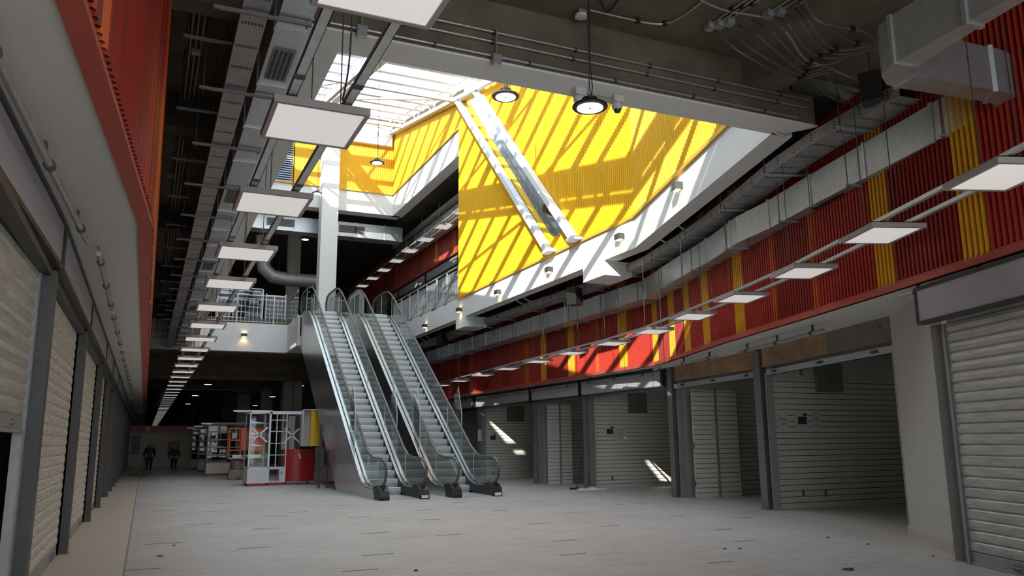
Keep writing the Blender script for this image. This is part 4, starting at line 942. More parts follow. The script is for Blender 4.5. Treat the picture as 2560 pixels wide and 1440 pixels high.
# railings
def railing(p, q, z, h, pitch, label, extra=False):
    p = Vector((*p, 0)); q = Vector((*q, 0)); L = (q-p).length; rz = math.atan2(q.y-p.y, q.x-p.x)
    t = thing('railing', label, 'railing', (p.x, p.y, z), rz, 'grey upper floor railings')
    m = MB(); m.tube([(0, 0, h), (L, 0, h)], .03, 8); m.build('top_rail', 'railing', t)
    m = MB(); m.box(0, L, -.015, .015, h-.17, h-.14); m.build('upper_bar', 'railing', t)
    m = MB(); m.box(0, L, -.015, .015, .08, .11); m.build('lower_bar', 'railing', t)
    n = int(L/pitch); bm = None
    for i in range(n+1):
        x = L*i/n
        if i % 9 == 0:
            m = MB(); m.box(x-.03, x+.03, -.03, .03, 0, h); m.build('post', 'railing', t)
        else:
            if bm is None:
                m = MB(); m.box(-.011, .011, -.011, .011, .1, h-.15); bm = m.build('baluster', 'railing', t); bm.location = (x, 0, 0)
            else: c = bm.copy(); c.parent = t; c.location = (x, 0, 0); COL.objects.link(c)
    return t
railing((1.9, 40.1), (5.9, 40.1), 7.32, 1.38, .19, 'grey railing on the slab edge beside the escalator head')
railing((11.3, 39.8), (11.3, 30.15), 7.34, 1.38, .15, 'grey railing of the right walkway, ending at the yellow wall')
m = MB(); m.box(11.5, 11.52, 30.1, 39.8, 7.34, 8.4)
# second floor right shop fronts
for i, (y0, y1) in enumerate(((31.4, 33.8), (34.0, 36.9), (37.1, 42.2), (42.4, 47.6), (47.8, 53))):
    sign((13.92, y1), (13.92, y0), 10.45, 10.98, .12, 'blank grey sign box on the second floor, %s from the yellow wall end' % NTH[i], 'sign boxes on the second floor', -1)
    hangrail((13.88, y1-.4), (13.88, y0+.6), 11.02-.16, Z2S, 3, 'pipe rail above the %s second floor sign' % NTH[i], 'pipe rails on the second floor')
    shutter((14.3, y1), (14.3, y0), 7.34, 10.4, 'closed shutter on the second floor, %s from the yellow wall end' % NTH[i], 'shutters on the second floor', -1, 'shutter', .14, lock=False)
# second floor far side: columns, duct, displays
def column(px0, px1, py, Y, z0, z1, mt, label, seam=False, dep=None):
    a = aty(px0, py, Y).x; b = aty(px1, py, Y).x; t = thing('column', label, 'column', ((a+b)/2, Y, z0)); w = (b-a)/2; d = dep or w
    m = MB(); m.box(-w, w, 0, 2*d, 0, z1-z0); m.build('shaft', mt, t, bevel=.01)
    if seam: m = MB(); m.tube([(0, -.03, .9), (0, -.03, z1-z0)], .022, 6); m.build('conduit', 'steel', t)
    return t
column(803, 845, 560, 39.2, 7.32, 17.9, 'plaster', 'tall white column rising from the escalator landing to the skylight', dep=.38)
column(722, 752, 640, 46, 7.34, 13.6, 'concrete_pale', 'grey column on the second floor left of the white one')
column(712, 758, 920, 46, 0, 6.9, 'concrete_pale', 'grey column under the upper floor with a dark conduit down its middle', seam=True)
column(655, 683, 960, 54, 0, 7.0, 'concrete_pale', 'grey column farther back, left of the conduit column')
column(597, 628, 960, 60, 0, 7.0, 'concrete_pale', 'distant grey column above the glass display cases')
column(560, 590, 960, 62, 0, 7.0, 'concrete', 'dim distant column beside the stair')
t = thing('air_duct', 'galvanised duct crossing the second floor behind the white column', 'duct', (3.2, 41.2, 12.4))
m = MB(); m.box(0, 8.9, 0, .9, 0, .78); m.build('duct_body', 'galv', t)
for x in (1.5, 3.1, 4.7, 6.3, 7.9): m = MB(); m.box(x-.01, x+.01, .4, .42, .78, 1.2); m.build('rod', 'steel', t); m = MB(); m.box(x-.03, x+.03, -.03, .93, -.03, .81); m.build('seam_flange', 'galv', t)
for x in (1.7, 5.4):
    m = MB(); m.box(x, x+1.4, -.03, 0, .2, .6); m.build('grille', 'steel_mid', t)
    m = MB()
    for j in range(6): m.box(x+.08, x+1.32, -.045, -.03, .23+j*.06, .25+j*.06)
    m.build('grille_slots', 'black', t)
t = thing('air_duct', 'galvanised duct along the second floor walkway above the panel lights', 'duct', (12.9, 31.4, 12.3))
m = MB(); m.box(0, .7, 0, 14, 0, .6); m.build('duct_body', 'galv', t)
for i in range(8): m = MB(); m.box(.3, .32, i*1.6+.42, i*1.6+.44, .6, 1.3); m.build('rod', 'steel', t); m = MB(); m.box(-.03, .73, i*1.6+.4, i*1.6+.46, -.03, .63); m.build('seam_flange', 'galv', t)
tray([(12.57, 31.5), (12.57, 45)], .28, .15, 12.9, 'cable tray on the second floor above the duct', holes=False, hmax=0)
t = thing('air_duct', 'bent round duct drop at the back of the second floor', 'duct', (6.0, 44, 12.2))
m = MB(); m.tube([(-.9, 0, .5), (-.9, 0, -.6), (-.75, 0, -1.3), (-.3, 0, -1.7), (.4, 0, -1.8), (2.2, 0, -1.8)], .38, 12); m.build('duct_body', 'galv_dull', t, smooth=True)
def cabinet(x, y, z, w, d, h, base, label, bm, fm, group=None, shelves=4, name='display_case', crown=False):
    t = thing(name, label, 'display case', (x, y, z), 0, group)
    m = MB(); m.box(0, w, 0, d, .1, base); m.build('base', bm, t, bevel=.006)
    m = MB(); m.box(.05, w-.05, .05, d-.05, 0, .1); m.build('plinth', 'red_paint', t)
    f = .045
    for a, b in ((0, 0), (w-f, 0), (0, d-f), (w-f, d-f)): m = MB(); m.box(a, a+f, b, b+f, base, h); m.build('upright', fm, t)
    m = MB()
    for a in (base, h-f): m.box(0, w, 0, f, a, a+f); m.box(0, w, d-f, d, a, a+f); m.box(0, f, f, d-f, a, a+f); m.box(w-f, w, f, d-f, a, a+f)
    m.build('frame_rails', fm, t)
    for i in range(shelves):
        zz = base+(h-base)*(i+1)/(shelves+1); m = MB(); m.box(.02, w-.02, .02, d-.02, zz, zz+.02); m.build('shelf', 'glass_matte', t)
        m = MB(); m.hexa([(.05, .0, zz-.02), (w*.7, .0, zz-.02), (w*.7, .02, zz-.02), (.05, .02, zz-.02)], [(.05, .0, zz+.08), (w*.7, .0, zz), (w*.7, .02, zz), (.05, .02, zz+.08)]); m.build('shelf_bracket', fm, t)
    m = MB(); m.box(.01, w-.01, .005, .011, base, h); m.box(w-.011, w-.005, .01, d-.01, base, h); m.box(.005, .011, .01, d-.01, base, h); m.build('glass_panes', 'glass_clear', t)
    return t
cabinet(2.8, 41.6, 7.34, 2.2, .8, 2.0, .15, 'tall glass kiosk behind the upper railing', 'white_board', 'white_metal', shelves=5)
t = thing('shelf_unit', 'white shelving unit with red base behind the upper railing', 'shelf', (5.1, 41.5, 7.34))
m = MB(); m.box(0, .06, 0, .4, 0, 1.75); m.box(.95, 1.01, 0, .4, 0, 1.75); m.box(.06, .95, .38, .4, 0, 1.75); m.build('carcass', 'white_board', t)
for i in range(6): m = MB(); m.box(.06, .95, 0, .38, .5+i*.22, .52+i*.22); m.build('shelf', 'white_metal', t)
m = MB(); m.box(0.02, .98, -.02, 0, .36, .46); m.build('red_board', 'red_paint', t)

# ================================================================ GROUND FLOOR KIOSKS
cabinet(3.68, 32.95, 0, .78, 1.5, 2.84, .66, 'white framed display kiosk with grid sides, nearest the escalators', 'white_board', 'white_metal', 'display cases in the concourse', shelves=4)
t = thing('canopy_frame', 'white slatted canopy frame over the near display kiosk, running to the yellow box', 'frame', (3.05, 33.0, 2.84))
for i in range(4):
    m = MB(); m.box(0-.0+i*.06, 1.5, i*.22, i*.22+.06, 0, .05); m.build('slat', 'white_metal', t)
m = MB(); m.box(1.5, 2.75, .1, .24, -.09, .03); m.build('beam', 'white_metal', t)
t = thing('metal_rack', 'open white metal shelving frame beside the near display kiosk', 'frame', (4.46, 33.0, 0))
for x in (0, .24, .62): m = MB(); m.box(x, x+.035, 0, .035, .68, 2.75); m.build('upright', 'white_metal', t)
for z in (.68, 1.15, 1.6, 2.06, 2.5): m = MB(); m.box(0, .66, 0, .03, z, z+.03); m.build('rail', 'white_metal', t)
m = MB(); m.box(0, .66, 0, .5, .12, .17); m.box(0, .66, 0, .5, .62, .68); m.box(0, .04, 0, .5, .17, .62); m.box(.42, .66, 0, .5, .17, .62); m.build('base_cabinet', 'white_board', t)
m = MB(); m.box(0, .66, .03, .5, 0, .12); m.build('plinth', 'red_paint', t)
m = MB(); m.box(.5, .53, -.012, 0, .42, .55); m.build('lock', 'black', t)
def cross(x, y, z, s, label):
    t = thing('tape_cross', label, 'tape', (x, y, z), 0, 'white crosses on the kiosk glass')
    for k, a in enumerate((.75, -.75)):
        m = MB(); dx, dz = math.cos(a)*s, math.sin(a)*s; m.bar((-dx, 0, -dz), (dx, 0, dz), .004, .06, up=(0, 0, 1)); m.build('strip', 'white_metal', t)
cross(4.05, 32.92, 1.95, .42, 'white tape cross on the near display kiosk')
cross(5.42, 33.7, 1.93, .42, 'white tape cross on the glass above the red cabinet')
m = MB(); m.box(5.0, 5.85, 33.72, 33.735, 1.36, 2.7); g = m.build('glass_screen', 'glass_clear'); tag(g, 'clear glass pane standing over the red cabinet', 'glass')
t = thing('red_cabinet', 'red curved cabinet on castors between the kiosk frame and the yellow box', 'cabinet', (5.7, 33.9, 0))
m = MB(); arc = [(-.58, -.3)]+[(-.58+1.2*i/10, -.3-.16*math.sin(math.pi*i/10)) for i in range(1, 10)]+[(.62, -.3), (.62, .3), (-.58, .3)]
m.hexa([(a, b, .12) for a, b in arc], [(a, b, 1.33) for a, b in arc]); m.build('body', 'red_paint', t)
m = MB(); m.hexa([(a*1.03, b*1.03, 1.33) for a, b in arc], [(a*1.03, b*1.03, 1.37) for a, b in arc]); m.build('top', 'red_paint', t)
m = MB(); m.box(-.03, .05, -.485, -.47, 1.12, 1.2); m.box(.0, .07, -.485, -.47, 1.0, 1.1); m.build('lock_tag', 'tag_white', t)
for x, y in ((-.45, -.2), (.45, -.2), (-.45, .2), (.45, .2)):
    m = MB(); m.tube([(x-.02, y, .045), (x+.02, y, .045)], .045, 10); m.box(x-.02, x+.02, y-.02, y+.02, .06, .12); m.build('castor', 'steel_mid', t)
t = thing('open_box_cabinet', 'tall open box with yellow inside and white edges, raised beside the escalator', 'cabinet', (5.67, 32.85, 1.45))
m = MB(); m.box(0, .72, 0, .04, 0, 0.05); m.box(0, .04, 0, .5, 0, 1.5); m.box(.72, .76, 0, .5, 0, 1.5); m.box(0, .76, 0, .5, 1.46, 1.5); m.box(0, .76, 0, .5, 0, .04); m.build('carcass', 'white_board', t)
m = MB(); m.box(.34, .72, .05, .5, .04, 1.46); m.build('yellow_panel', 'yellow_board', t)
m = MB(); m.box(.04, .34, .3, .5, .04, 1.46); m.build('grey_panel', 'grey_board', t)
t = thing('counter_wall', 'pale grey board wall under the open box, beside the escalator', 'counter', (6.42, 33.9, 0))
m = MB(); m.box(0, .38, 0, .12, 0, 1.45); m.build('board', 'grey_board', t)
m = MB(); m.box(.25, .80, -.95, -.65, .1, .68); m.build('cupboard', 'cream_board', t); m = MB(); m.box(.25, .80, -.93, -.65, 0, .1); m.build('plinth', 'red_paint', t)
m = MB(); m.box(.16, .62, -.1, .02, 1.45, 2.55); m.build('red_board', 'red_paint', t)
t = thing('steel_stand', 'narrow dark steel stand in front of the escalator side', 'stand', (5.84, 29.85, 0))
for x, y in ((0, 0), (.30, 0), (0, .3), (.30, .3)): m = MB(); m.bar((x, y, 0), (x+(.04 if x == 0 else -.02), y, 1.35 if x else 2.3), .035, .035); m.build('leg', 'steel', t)
m = MB(); m.box(0, .32, -.01, .02, .72, .76); m.box(0, .32, .28, .31, .72, .76); m.box(0, .02, 0, .3, .72, .76); m.box(.02, .32, -.01, .02, 1.3, 1.33); m.build('cross_bars', 'steel', t)
# farther display cases
for i, (x, y, w) in enumerate(((2.98, 45.2, 2.8), (2.95, 51.6, 1.6), (2.8, 57.0, 1.3))):
    t = cabinet(x, y, 0, w, .9, 2.62, .62, ['wide glass display case behind the orange lift', 'glass display case left of the wide one', 'farthest glass display case in the row'][i], 'cream_board', 'concrete_pale', 'display cases in the concourse', shelves=4)
    t2 = thing('case_light', 'slim lit canopy over the %s display case from the lift' % NTH[i], 'light', (x-.35, y+.1, 2.66), 0, 'lit canopies over the display cases')
    m = MB(); m.box(0, w+.2, 0, .6, 0, .05); m.build('canopy', 'galv_dull', t2); m = MB(); m.box(.05, .5, .02, .4, -.015, 0); m.build('lamp', 'diffuser', t2)

# ---- orange scissor lift
t = thing('scissor_lift', 'orange and tan scissor lift parked behind the display kiosk', 'lift machine', (3.52, 39.0, 0))
m = MB(); m.box(.06, 1.4, .08, .74, .20, .42); m.build('chassis', 'machine_tan', t, bevel=.02)
for x in (.22, 1.25):
    for y in (.04, .78):
        w = MB(); w.tube([(x, y-.06, .19), (x, y+.06, .19)], .19, 20); wo = w.build('wheel', 'tyre', t); h = MB(); h.tube([(x, y-.075, .19), (x, y+.075, .19)], .08, 12); ho = h.build('hub', 'orange_paint', wo)
for k in range(5):
    z = .42+k*.085
    m = MB(); m.bar((.12, .14, z), (1.32, .14, z+.08), .04, .05); m.bar((1.32, .68, z), (.12, .68, z+.08), .04, .05); m.bar((.12, .68, z), (1.32, .68, z+.08), .04, .05); m.bar((1.32, .14, z), (.12, .14, z+.08), .04, .05); m.build('scissor_arms', 'machine_tan', t)
m = MB(); m.box(0, 1.45, .02, .80, .92, 1.0); m.build('platform', 'galv_dull', t)
m = MB(); m.box(.62, 1.4, 0.0, .02, 1.02, 1.12); m.build('warning_strip', 'hivis_glow', t)
m = MB(); m.box(.15, .55, -.06, .06, .98, 1.12); m.build('beacon_box', 'white_metal', t)
for x in (0, .5, .96, 1.42):
    for y in (.03, .78): m = MB(); m.box(x-.02, x+.02, y-.02, y+.02, 1.0, 2.32); m.build('rail_post', 'orange_paint', t)
for z in (1.3, 1.75, 2.28):
    m = MB(); m.box(0, 1.42, .01, .05, z, z+.045); m.box(0, 1.42, .76, .80, z, z+.045); m.box(-.02, .02, .03, .78, z, z+.045); m.box(1.4, 1.44, .03, .78, z, z+.045); m.build('guard_rail', 'orange_paint', t)
m = MB(); m.box(.5, 1.42, 0.0, .03, 1.3, 2.25); m.build('orange_panel', 'orange_paint', t)
for x0, z0, w in ((.85, 2.0, .3), (.8, 1.86, .36)): m = MB(); m.box(x0, x0+w, -.012, 0, z0, z0+.07); m.build('sticker', 'tag_white', t)
m = MB(); m.box(.08, .3, -.05, .1, 1.85, 2.1); m.build('control_box', 'galv_dull', t)

# ================================================================ PEOPLE
def person(loc, rz, label, long_hair, top2, stride, hold=None, scale=1.0):
    t = thing('person', label, 'person', loc, rz); t.scale = (scale,)*3
    def skin(name, J, E, m_, root=0, parent=t):
        me = bpy.data.meshes.new(name); me.from_pydata([j[0] for j in J], E, []); me.materials.append(MAT[m_])
        o = bpy.data.objects.new(name, me); COL.objects.link(o); o.parent = parent
        s = o.modifiers.new('skin', 'SKIN'); s.use_smooth_shade = True
        for v, j in zip(me.skin_vertices[0].data, J): v.radius = (j[1], j[2] if len(j) > 2 else j[1])
        for i, v in enumerate(me.skin_vertices[0].data): v.use_root = (i == root)
        b = o.modifiers.new('sub', 'SUBSURF'); b.levels = 1; b.render_levels = 2; return o
    s = stride
    # whole body as one continuous figure (face, neck, hands show), facing -y
    fingers = []
    J = [((0, 0, .95), .13, .10), ((0, -.01, 1.15), .13, .095), ((0, 0, 1.36), .15, .095), ((0, .0, 1.46), .055), ((0, -.01, 1.53), .05), ((0, -.02, 1.60), .085, .095), ((0, -.015, 1.68), .065, .08)]
    E = [(0, 1), (1, 2), (2, 3), (3, 4), (4, 5), (5, 6)]
    for sx, k in ((-1, -s), (1, s)):
        b = len(J); J += [((sx*.19, 0, 1.39), .055), ((sx*.24, .04*k, 1.13), .042), ((sx*.25, -.08-.10*k, .90), .030), ((sx*.25, -.10-.12*k, .84), .030, .016)]
        E += [(2, b), (b, b+1), (b+1, b+2), (b+2, b+3)]
        for f, (dx, L) in enumerate(((-.024, .068), (-.008, .078), (.008, .074), (.024, .058))):
            c = len(J); J += [((sx*.25+dx, -.11-.12*k, .80), .0085), ((sx*.25+dx*1.1, -.125-.12*k, .80-L*.7), .008)]; E += [(b+3, c), (c, c+1)]
        c = len(J); J += [((sx*.25-sx*.035, -.12-.12*k, .83), .009), ((sx*.25-sx*.045, -.14-.12*k, .79), .0085)]; E += [(b+3, c), (c, c+1)]
        b = len(J); J += [((sx*.10, 0, .88), .085), ((sx*.10, -.08*k-.03, .50), .055), ((sx*.10, .14*k+.02, .10), .038), ((sx*.10, .14*k-.12, .045), .035, .03)]; E += [(0, b), (b, b+1), (b+1, b+2), (b+2, b+3)]
    skin('body', J, E, 'skin')
    # face
    for sx in (-1, 1):
        m = MB(); m.lathe((sx*.033, -.108, 1.625), [(.001, -.011), (.010, -.006), (.012, 0), (.010, .006), (.001, .011)], 8); m.build('eye', 'ink', t, smooth=True)
        m = MB(); m.lathe((sx*.088, -.02, 1.60), [(.001, -.03), (.014, -.018), (.016, .01), (.001, .03)], 8); m.build('ear', 'skin', t, smooth=True)
    m = MB(); m.hexa([(-.016, -.112, 1.575), (.016, -.112, 1.575), (.008, -.145, 1.578), (-.008, -.145, 1.578)], [(-.006, -.108, 1.63), (.006, -.108, 1.63), (.004, -.118, 1.63), (-.004, -.118, 1.63)]); m.build('nose', 'skin', t)
    m = MB(); m.box(-.024, .024, -.118, -.105, 1.548, 1.556); m.build('mouth', 'tag_red', t)
    # clothing
    J = [((0, 0, .93), .17, .13), ((0, -.01, 1.12), .165, .125), ((0, 0, 1.34), .17, .12), ((0, .01, 1.44), .085, .08)]; E = [(0, 1), (1, 2), (2, 3)]
    for sx, k in ((-1, -s), (1, s)):
        b = len(J); J += [((sx*.20, 0, 1.37), .085), ((sx*.27, .04*k, 1.13), .072), ((sx*.27, -.07-.09*k, .93), .058)]; E += [(2, b), (b, b+1), (b+1, b+2)]
    j = skin('jacket', J, E, 'jacket')
    if top2:
        m = MB(); m.strip([[(-.10, -.115, .98), (0, -.155, .98), (.10, -.115, .98)], [(-.11, -.125, 1.2), (0, -.165, 1.2), (.11, -.125, 1.2)], [(-.09, -.115, 1.36), (0, -.145, 1.36), (.09, -.115, 1.36)]]); m.build('shirt_front', 'teal_shirt', t)
    J = [((0, 0, .92), .15, .12)]; E = []
    for sx, k in ((-1, -s), (1, s)):
        b = len(J); J += [((sx*.10, 0, .84), .11), ((sx*.10, -.08*k-.03, .50), .082), ((sx*.10, .12*k+.01, .16), .066)]; E += [(0, b), (b, b+1), (b+1, b+2)]
        m = MB(); y = .14*k; z = .0 if k < 0.0001 else .0
        m.strip([[(sx*.10-.05, y+.08, .0), (sx*.10+.05, y+.08, .0), (sx*.10+.045, y+.07, .15), (sx*.10-.045, y+.07, .15)], [(sx*.10-.055, y-.03, 0), (sx*.10+.055, y-.03, 0), (sx*.10+.045, y-.04, .13), (sx*.10-.045, y-.04, .13)], [(sx*.10-.045, y-.19, 0), (sx*.10+.045, y-.19, 0), (sx*.10+.03, y-.17, .05), (sx*.10-.03, y-.17, .05)]], closed=True); m.build('boot', 'boots', t)
    skin('trousers', J, E, 'trousers')
    J = [((0, .02, 1.70), .085, .085), ((0, .055, 1.62), .10, .06), ((0, .06, 1.50), .10, .05)]; E = [(0, 1), (1, 2)]
    if long_hair: J += [((-.11, .0, 1.45), .05), ((.11, .0, 1.45), .05), ((-.14, -.05, 1.28), .045), ((.14, -.05, 1.28), .045), ((0, .08, 1.3), .13, .05)]; E += [(2, 3), (2, 4), (3, 5), (4, 6), (2, 7)]
    skin('hair', J, E, 'hair')
    return t
person((.30, 50.8, 0), .05, 'person walking with long dark hair, dark jacket open over a teal shirt', True, True, .9, scale=1.0)
person((1.62, 51.1, 0), -.1, 'person walking in all dark clothes, right of the one with long hair', False, False, -1.0, scale=.93)
def broom(x, y, dx, label, nm='floor_broom', wid=.42):
    t = thing(nm, label, 'broom', (x, y, 0), 0, 'brooms and dust mops left of the people')
    m = MB(); m.box(-wid/2, wid/2, -.05, .05, 0.0, .09); m.build('brush_head', 'black', t)
    m = MB(); m.tube([(0, 0, .08), (dx, .05, 1.25)], .018, 6); m.build('handle', 'steel', t)
broom(-.45, 47.5, -.75, 'dust mop with its handle leaning left towards the wall')
broom(-.25, 47.0, .50, 'dust mop with its handle leaning right beside the walking person')
broom(.05, 47.2, .02, 'floor squeegee with upright handle beside the two dust mops')
t = thing('wall_louvre', 'black louvred opening in the far cream wall, left of the people', 'louvre', (-.85, 63.95, 1.0))
for i in range(8): m = MB(); m.box(0, .55, -.02, 0, i*.16, i*.16+.10); m.build('slat', 'black', t)
m = MB(); m.box(-.05, .6, -.01, 0.02, -.05, 1.35); m.build('frame', 'grey_board', t)
m = MB(); m.box(1.55, 2.35, 63.9, 63.97, .85, 1.85); g = m.build('dark_panel', 'machine_tan'); tag(g, 'dark brown square panel on the far cream wall between the people', 'panel')
# ================================================================ LAMPS, CONDUITS, SMALL THINGS
def highbay_proto():
    t = thing('high_bay_lamp', 'x', 'pendant lamp')
    m = MB(); m.lathe((0, 0, 0), [(.215, .0), (.225, .015), (.215, .035), (.17, .06), (.10, .085), (.10, .125), (.05, .14), (.03, .16)], 28); m.build('housing', 'black', t, smooth=True)
    m = MB(); m.lathe((0, 0, -.006), [(.165, 0), (.165, .008)], 28); m.build('lens', 'lens_lit', t)
    m = MB(); m.lathe((0, 0, -.008), [(.018, 0), (.018, .003)], 12); m.build('lens_hub', 'steel_mid', t)
    m = MB(); m.tube([(0, 0, .16), (.025, 0, .2), (0, 0, .24), (-.025, 0, .2), (0, 0, .16)], .006, 6); m.build('hook', 'steel', t)
    cache(t); return t
HB = highbay_proto(); HG = 'round high bay pendant lamps'
def hb(i, p, ztop, label, s=1.0):
    if i == 0: o = HB; o.location = p; o['label'] = label; o['group'] = HG
    else: o = copy_of(HB, p, 0, label, HG)
    o.scale = (s, s, s)
    n = int((ztop-p[2]-.22)/.12); m = MB()
    m.tube([(0, 0, .23/1), (0, 0, (ztop-p[2])/s)], .008, 6); ch = m.build('suspension_chain', 'steel', o)
    m = MB(); m.tube([(.02, 0, .1), (.05, .01, .3), (.02, 0, .6), (.025, 0, (ztop-p[2])/s)], .007, 5); m.build('power_cable', 'black_rubber', o); return o
q = aty(1475, 270, 8.2); hb(0, (q.x, q.y, q.z), ZC-.01, 'large lit high bay lamp hanging before the yellow wall, nearest the camera')
q = aty(1264, 243, 19); hb(1, (q.x, q.y, q.z), roofz(19), 'lit high bay lamp against the yellow wall near the slanted columns', 1.7)
q = aty(943, 408, 26); hb(2, (q.x, q.y, q.z), roofz(26), 'lit high bay lamp before the far yellow wall', 1.1)
q = aty(793, 484, 40); q = aty(793, 484, 38.5); hb(3, (q.x, q.y, q.z), roofz(38.5), 'lit high bay lamp left of the tall white column', 1.1)
for i, (px, py, Y) in enumerate(((763, 599, 43), (697, 686, 47))):
    q = aty(px, py, Y); hb(4+i, (q.x, q.y, q.z), 13.6, 'high bay lamp under the second floor ceiling, %s' % ('right one near the white column' if i == 0 else 'lower left one'), 1.1)
for i, (px, py, Y, s) in enumerate(((543, 933, 45, 1.3), (520, 961, 49, 1.2), (488, 989, 54, 1.1), (470, 1010, 59, 1.0), (752, 964, 50, 1.0), (681, 992, 51.5, 1.0), (638, 1014, 59, 1.0))):
    q = aty(px, py, Y); hb(6+i, (q.x, q.y, q.z), 7.29, 'lit high bay lamp in the dark hall, %s' % ['highest left one', 'second down on the left', 'third down on the left', 'lowest left one', 'right of the conduit column', 'left of the conduit column', 'lowest of the right ones'][i], s)
# sconces
def sconce(x, y, z, rz, label, lit=True):
    t = thing('wall_sconce', label, 'wall lamp', (x, y, z), rz, 'small box sconces on the white fascia')
    m = MB(); m.box(-.17, 0, -.13, .13, -.08, .08); m.build('housing', 'steel', t, bevel=.004)
    m = MB(); m.box(-.15, -.03, -.10, .10, -.088, -.08); m.build('lens', 'lens_warm', t)
    m = MB(); m.box(-.15, -.03, -.10, .10, .08, .085); m.build('upper_lens', 'lens_warm', t)
    L = bpy.data.lights.new('sconce_light', 'SPOT'); L.energy = 7; L.color = (1, .62, .28); L.spot_size = 2.2; L.spot_blend = .6; L.shadow_soft_size = .04
    o = bpy.data.objects.new('sconce_light', L); COL.objects.link(o); o.parent = t; o.location = (-.09, 0, -.11)
    return t
d = Vector((K1[0]-K0[0], K1[1]-K0[1], 0)).normalized(); ang = -math.atan2(d.x, d.y)
q = atx(1702, 467, 11.15); 
def on_near(px, py):
    n = Vector((d.y, -d.x, 0)); dd = _ray(px, py); tt = (Vector((K0[0], K0[1], 0))-O).dot(n)/dd.dot(n); return O+dd*tt
q = on_near(1702, 467); sconce(q.x, q.y, q.z, ang, 'box sconce on the angled part of the fascia, nearest the camera')
for i, (px, py) in enumerate(((1555, 593), (1378, 675), (1249, 731), (1152, 775), (1066, 815))):
    q = atx(px, py, 11.2); 
    if q.y < 17: q = on_near(px, py); sconce(q.x, q.y, q.z, ang, 'box sconce on the white fascia just past its bend')
    else: sconce(11.2, q.y, q.z, 0, 'box sconce on the straight white fascia, %s from the bend' % NTH[i])
q = aty(610, 838, 40); sconce(q.x, 40.0, q.z, math.pi/2, 'glowing sconce on the white slab edge below the upper railing')
# smoke detector and conduits on the near ceiling
q = atz(1452, 28, ZC)
t = thing('smoke_detector', 'round white smoke detector on the concrete ceiling', 'detector', (q.x, q.y, ZC-.09))
m = MB(); m.lathe((0, 0, 0), [(.03, -.01), (.085, 0), (.09, .025), (.07, .05)], 24); m.build('sensor', 'cam_white', t, smooth=True)
m = MB(); m.box(-.06, .06, -.06, .06, .05, .09); m.build('junction_box', 'galv_dull', t)
def conduit(pts, r, label, group, mt='pipe_grey', clips=(), name='conduit'):
    """smooth pipe through points"""
    P = [Vector(p) for p in pts]; S_ = []
    n = len(P)
    for i in range(n-1):
        p0 = P[max(i-1, 0)]; p1 = P[i]; p2 = P[i+1]; p3 = P[min(i+2, n-1)]
        for k in range(5):
            u = k/5; S_.append(.5*((2*p1)+(-p0+p2)*u+(2*p0-5*p1+4*p2-p3)*u*u+(-p0+3*p1-3*p2+p3)*u**3))
    S_.append(P[-1]); o = P[0].copy(); t = thing(name, label, 'conduit', o, 0, group)
    m = MB(); m.tube([p-o for p in S_], r, 7); m.build('pipe', mt, t, smooth=True)
    for c in clips:
        p = S_[int(c*(len(S_)-1))]-o; m = MB(); m.box(p.x-.03, p.x+.03, p.y-.03, p.y+.03, p.z-r-.008, p.z+r+.02); m.build('clip', 'black', t)
    return t
pz = lambda x, y, z=ZC-.05: tuple(atz(x, y, z))
CG = 'grey conduits on the near concrete ceiling'
conduit([pz(1475, 25), pz(1560, 45), pz(1640, 60), pz(1690, 50), pz(1750, 8), pz(1790, -30)], .014, 'conduit leading right from the smoke detector', CG, clips=(.3, .5))
conduit([pz(1560, -20), pz(1520, 30), (q.x+.08, q.y-.4, ZC-.06), tuple(Vector(HB.location)+Vector((0.01, 0, ZC-HB.location.z-.03)))], .013, 'flexible cable looping down to the nearest high bay lamp', CG, mt='black_rubber')
conduit([pz(1750, 0), pz(1810, 25), pz(1880, 38), pz(1925, 45)], .014, 'conduit looping into the ceiling junction box', CG)
starts = [(1785, 75), (1815, 70), (1845, 62), (1880, 50)]
ends = [[(1850, 130), (1960, 190), (2010, 195), (2075, 180)], [(1890, 130), (1980, 180), (2020, 188), (2090, 165)], [(1900, 95), (1985, 165), (2025, 180), (2100, 150)], [(1930, 80), (1985, 140), (2030, 165), (2110, 150)]]
for i, (a, e) in enumerate(zip(starts, ends)):
    conduit([pz(*a)]+[pz(x, y, 6.84-.03*k) for k, (x, y) in enumerate(e)], .014, 'flexible grey conduit sweeping down from the ceiling boxes, %s from the left' % NTH[i], 'flexible conduits from the ceiling boxes', mt='conduit_dark', clips=(.7,))
starts = [(1915, 48), (1935, 42), (1960, 35), (1985, 20), (2000, -20), (1990, 5)]
ends = [[(1965, 80), (2010, 145), (2060, 165), (2180, 215)], [(1970, 60), (2025, 130), (2090, 145), (2190, 120)], [(2000, 55), (2055, 120), (2110, 135), (2195, 115)], [(2020, 50), (2070, 115), (2120, 125), (2195, 105)], [(2040, 50), (2110, 70), (2160, 80), (2200, 112)], [(2060, 60), (2130, 105), (2160, 108), (2195, 100)]]
for i, (a, e) in enumerate(zip(starts, ends)):
    conduit([pz(*a)]+[pz(x, y, 6.84-.03*k) for k, (x, y) in enumerate(e)], .016, 'flexible grey conduit from the second box row, %s from the left' % NTH[i], 'flexible conduits from the ceiling boxes', mt='conduit_dark' if i != 0 else 'pipe_grey', clips=(.6,))
for i, e in enumerate([[(2010, 165), (2060, 230), (2100, 252), (2145, 258)], [(2045, 155), (2080, 205), (2110, 225), (2150, 240)]]):
    conduit([pz(x, y, 6.85-.09*k) for k, (x, y) in enumerate(e)], .018, 'flexible conduit dropping from the beam to the right cable tray, %s' % ('left one' if i == 0 else 'right one'), 'flexible conduits to the right cable tray', mt='conduit_dark')
